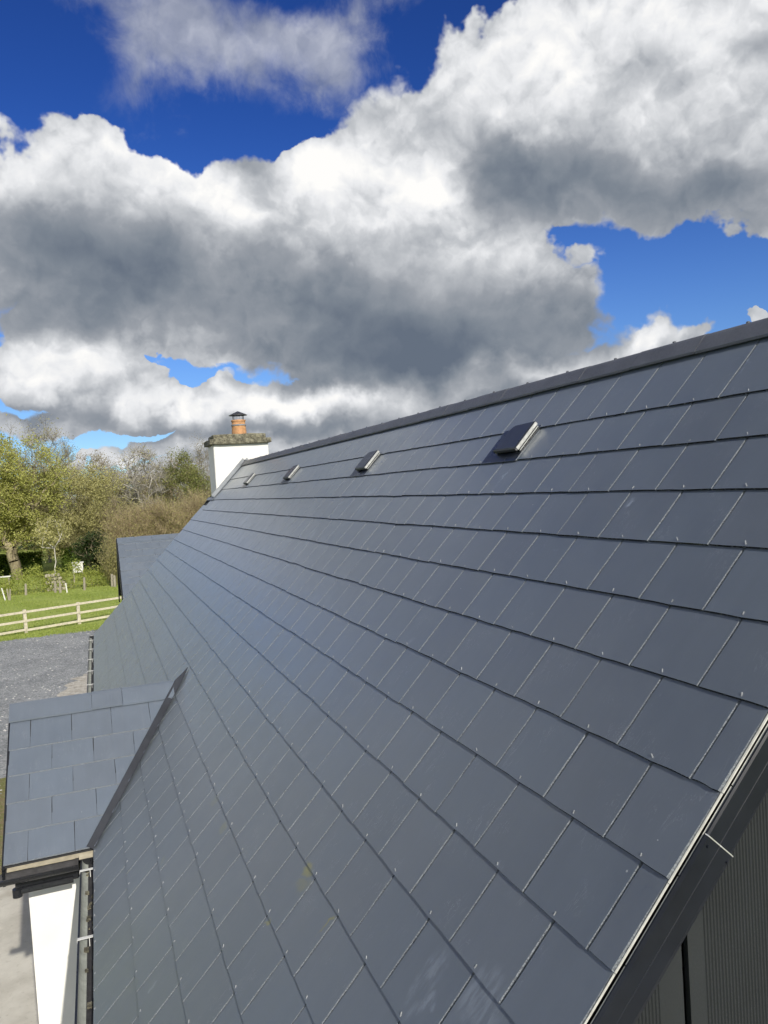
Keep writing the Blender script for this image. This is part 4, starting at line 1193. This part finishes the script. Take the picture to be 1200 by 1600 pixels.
tree('pale_tree', 'spreading tree with bare whitish branches above the outbuilding', (XP(222, 88), 88.0), 12.0, 6.6, B_ash, L_olive, 25, nt=170, nleaf=1500, lsize=.08, trunk=.36, cz=.68, tip=.024, twigs=7, tw_len=.75, spread=.4, tw_up=.5)
tree('ivy_tree', 'dense green ivy-clad tree left of the chimney', (XP(287, 90), 90.0), 11.4, 6.8, B_brown, L_green, 26, nt=260, nleaf=26000, lsize=.085, trunk=.2, cz=.56, tip=.016, twigs=6, tw_len=.7, spread=.5, clump=1.2)
tree('bare_tree', 'leafless grey tree peeping out behind the chimney stack', (XP(328, 104), 104.0), 13.0, 7.0, B_grey, L_brown, 27, nt=220, nleaf=2000, lsize=.09, trunk=.3, cz=.62, tip=.016, twigs=7, tw_len=.9, tw_up=.8)
tree('budding_tree', 'brown budding tree between the pale tree and the ivy-clad one', (XP(252, 99), 99.0), 10.2, 6.4, B_brown, L_brown, 28, nt=230, nleaf=14000, lsize=.07, trunk=.2, cz=.55, tip=.015, twigs=7, tw_len=.85, tw_up=.6)
tree('slender_tree', 'thin young tree with a pale stem beside the stone pile', (XP(86, 69, 880), 69.0), 5.4, 3.0, B_pale, L_olive, 29, nt=16, nleaf=1500, lsize=.09, trunk=.5, cz=.74, tip=.016, twigs=2, tw_len=.5)
for i, (pxx, y, H, W, lb, lf, bk, lab) in enumerate([
        (196, 64, 4.9, 3.2, 31, L_gold, B_red, 'golden-stemmed willow scrub at the left end of the outbuilding roof'),
        (226, 66, 5.3, 3.6, 32, L_brown, B_red, 'reddish-brown leafless scrub below the pale tree'),
        (258, 65, 5.5, 3.6, 33, L_gold, B_red, 'yellowish twiggy scrub in the middle above the outbuilding roof'),
        (288, 67, 5.6, 3.4, 34, L_brown, B_red, 'reddish-brown scrub close to the edge of the big roof'),
        (318, 68, 6.0, 3.4, 35, L_gold, B_red, 'twiggy yellow-brown scrub at the foot of the chimney'),
        (243, 76, 5.6, 5.0, 36, L_olive, B_brown, 'olive thicket rising behind the reddish scrub'),
        (305, 78, 6.4, 5.0, 37, L_olive, B_brown, 'olive thicket between the chimney and the scrub'),
        (178, 78, 5.8, 4.6, 38, L_olive, B_brown, 'olive thicket left of the outbuilding roof')]):
    tree('scrub', lab, (XP(pxx, y), float(y)), H, W, bk, lf, lb, nt=190, nleaf=7000, lsize=.055, trunk=.06, cz=.52, tip=.013, twigs=8, tw_len=.9, stems=7, tw_up=1.5, group='scrub in front of the trees', cat='shrub')
tree('holly_bush', 'dark evergreen bush left of the outbuilding gable', (XP(152, 72, 860), 72.0), 3.7, 3.4, B_brown, L_dark, 41, nt=110, nleaf=8000, lsize=.10, trunk=.05, cz=.5, twigs=5, tw_len=.4, cat='shrub', tip=.012)
tree('golden_bush', 'upright golden-green bush against the outbuilding gable', (XP(178, 60.6, 900), 60.6), 3.3, 1.7, B_olive, L_gold, 42, nt=90, nleaf=1500, lsize=.06, trunk=.05, cz=.5, twigs=6, tw_len=.5, stems=6, tw_up=1.6, cat='shrub', tip=.010)
tree('oak_tree', 'second oak mostly cut off by the left edge of the picture', (XP(-95, 80), 80.0), 12.0, 9.0, B_oak, L_oak, 43, nt=220, nleaf=11000, lsize=.13, trunk=.22, cz=.6, tip=.02, twigs=5)
# far wood that closes the view between the trunks
def mass(name, n, xr, y0, y1, top, size, mat, seed, parent=None):
    r = np.random.default_rng(seed)
    x = r.uniform(*xr, n); y = r.uniform(y0, y1, n)
    h = top(x)*(.85+.3*r.random(n)); z = h*r.random(n)**.6
    return leaves(r, np.stack([x, y, z], -1), size)
V, F = mass('w', 42000, (-40, 60), 118, 132, lambda x: 7.2+1.2*np.sin(x*.35)+.9*np.sin(x*.9+1)+.5*np.sin(x*2.3), .32, None, 50)
M_far = leaf_material('far_wood', (.17, .16, .085), (.32, .29, .15))
tag(obj('far_wood', np_mesh('far_wood', V, F, M_far)), 'olive-brown wood closing the view behind the trees', 'wood', kind='stuff')
# clipped hedges and the leafy field hedge
def hedge(name, label, A, B, wdt, H, nleaf, size, mat, seed, core=None, fuzz=.12, group=None, wave=.0):
    r = np.random.default_rng(seed)
    A, B = np.array(A, float), np.array(B, float); d = B-A; L_ = np.linalg.norm(d); d /= L_; nn = np.array([-d[1], d[0]])
    t = r.uniform(0, L_, nleaf); 
    hh = H*(1+wave*np.sin(t*2.1)+wave*.8*np.sin(t*4.7+1)+wave*.5*np.sin(t*9.1))
    face = r.random(nleaf)
    s = np.where(face < .45, -wdt/2, np.where(face < .55, wdt/2, r.uniform(-wdt/2, wdt/2, nleaf)))
    z = np.where(face < .55, r.uniform(.05, 1, nleaf)*hh, hh)
    C = np.stack([A[0]+d[0]*t+nn[0]*s, A[1]+d[1]*t+nn[1]*s, z], -1) + r.normal(0, fuzz, (nleaf, 3))
    C[:, 2] = np.maximum(C[:, 2], .05)
    V, F = leaves(r, C, size)
    root = tag(empty(name, (*((A+B)/2), 0)), label, 'hedge', group)
    obj('foliage', np_mesh('foliage', V, F, mat), root)
    b = MB()
    M = Matrix(((d[0], nn[0], 0, A[0]), (d[1], nn[1], 0, A[1]), (0, 0, 1, 0), (0, 0, 0, 1)))
    if core:
        b.box((.1, -wdt/2+fuzz, 0), (L_-.1, wdt/2-fuzz, H-fuzz*1.2), 0, M, .05); b.build('stems', core, root)
    else:
        for k in range(int(L_*5)):
            x = float(r.uniform(0, L_)); y = float(r.uniform(-wdt/3, wdt/3))
            p = M @ Vector((x, y, 0)); q = M @ Vector((x+float(r.normal(0, .2)), y+float(r.normal(0, .12)), H*float(r.uniform(.6, 1.1))))
            b.tube(p, q, .014, .006, 4)
        b.build('stems', B_brown, root)
    return root
hedge('clipped_hedge', 'dark clipped hedge behind the oak trunk', (XP(-30, 80, 880), 80.3), (XP(66, 80, 880), 79.8), 1.2, 1.75, 9000, .08, L_clip, 61, L_dark, group=None)
hedge('clipped_hedge', 'bright clipped hedge between the slender tree and the dark evergreen bush', (XP(97, 79, 880), 78.5), (XP(146, 79, 880), 78.8), 1.6, 2.0, 7000, .08, L_clip, 62, L_dark)
hedge('field_hedge', 'low leafy hedge along the far side of the field', (XP(-40, 60.8, 930), 60.6), (XP(200, 61.4, 915), 61.6), .7, 1.25, 9000, .06, L_hedge, 63, None, .20, wave=.28)
# stakes, box and stones by the hedge
M_stake = simple('grey_stake', (.30, .27, .21), .9, var=.2)
M_wstake = simple('white_stake', (.72, .71, .66), .7, var=.1)
for (p0, p1, mt, w, lab) in [((8.5, 938), (2.5, 919), M_wstake, .05, 'thin white stake leaning left at the left edge of the hedge'),
        ((14, 938), (11, 920), M_stake, .06, 'brown stake leaning left, next to the thin white one'), ((15.5, 938), (15.8, 920), M_stake, .06, 'upright brown stake paired with a leaning one near the left edge'),
        ((40.5, 930), (40, 912), M_stake, .09, 'grey post standing alone in the hedge below the oak'),
        ((86.5, 926), (86, 908), M_stake, .09, 'left brown post in front of the stone pile'), ((94.5, 927), (93.5, 909), M_stake, .09, 'right brown post in front of the stone pile'),
        ((105, 926), (102.5, 911), M_wstake, .05, 'thin white stake just right of the stone pile'), ((132, 922), (131.5, 902), M_stake, .09, 'pale post below the white box'),
        ((175.5, 917), (174.5, 897), M_stake, .10, 'left of two brown posts beside the outbuilding gable'), ((179.5, 917), (178.5, 899), M_stake, .10, 'right of two brown posts beside the outbuilding gable')]:
    d = R_*(p0[0]-600) - U_*(p0[1]-800) + _f*FOC
    t = -CAM[2]/d[2]; a = CAM + d*t
    d2 = R_*(p1[0]-600) - U_*(p1[1]-800) + _f*FOC
    c = CAM + d2*((a[1]-CAM[1])/d2[1])
    b = MB(); b.tube(a-np.array([0, 0, .05]), c, w, w*.85, 6)
    tag(b.build('stake', mt, None, Matrix.Translation(tuple(a))), lab, 'stake', 'stakes along the hedge')
bxx, byy = XP(122, 66, 890), 66.0
hv = empty('white_box', (bxx, byy, 0)); tag(hv, 'white box with a flat lid standing behind the hedge', 'box')
b = MB(); b.box((bxx-.40, byy-.3, .80), (bxx+.40, byy+.3, 1.55), 0, None, .02); b.build('body', M_wstake, hv)
b = MB(); b.box((bxx-.46, byy-.36, 1.555), (bxx+.46, byy+.36, 1.62), 0, None, .015); b.build('lid', M_wstake, hv)
for sx in (-.34, .34):
    for sy in (-.24, .24):
        b = MB(); b.box((bxx+sx-.04, byy+sy-.04, 0), (bxx+sx+.04, byy+sy+.04, .798)); b.build('leg', M_stake, hv)
sx0, sy0 = XP(86, 60.9, 905), 60.9
sp = tag(empty('stone_pile', (sx0, sy0, 0)), 'pile of pale rough stones behind the two brown posts', 'stones')
M_pile = simple('rough_pale_stone', (.33, .30, .22), .95, var=.3, scale=6)
k = 0
for row in range(5):
    for j in range(4 - (row > 2)):
        rough_block('stone', (sx0-.62+j*.34+.12*(row % 2)+float(rng.normal(0, .03)), sy0-.25, row*.26), (sx0-.62+j*.34+.31+.12*(row % 2), sy0+.2, row*.26+.245), M_pile, sp, .03, 70+k, 3, .08); k += 1
b = MB(); b.box((XP(-6, 70, 903), 69.7, .62), (XP(17, 70, 903), 70.2, .70), 0, None, .01)
lb = tag(empty('garden_bench', (XP(6, 70, 903), 70, 0)), 'long pale bench top at the foot of the oak', 'bench'); b.build('seat', M_wstake, lb)
for q in (-4, 14):
    b = MB(); x = XP(q, 70, 903); b.box((x-.06, 69.75, 0), (x+.06, 70.15, .618)); b.build('leg', M_stake, lb)
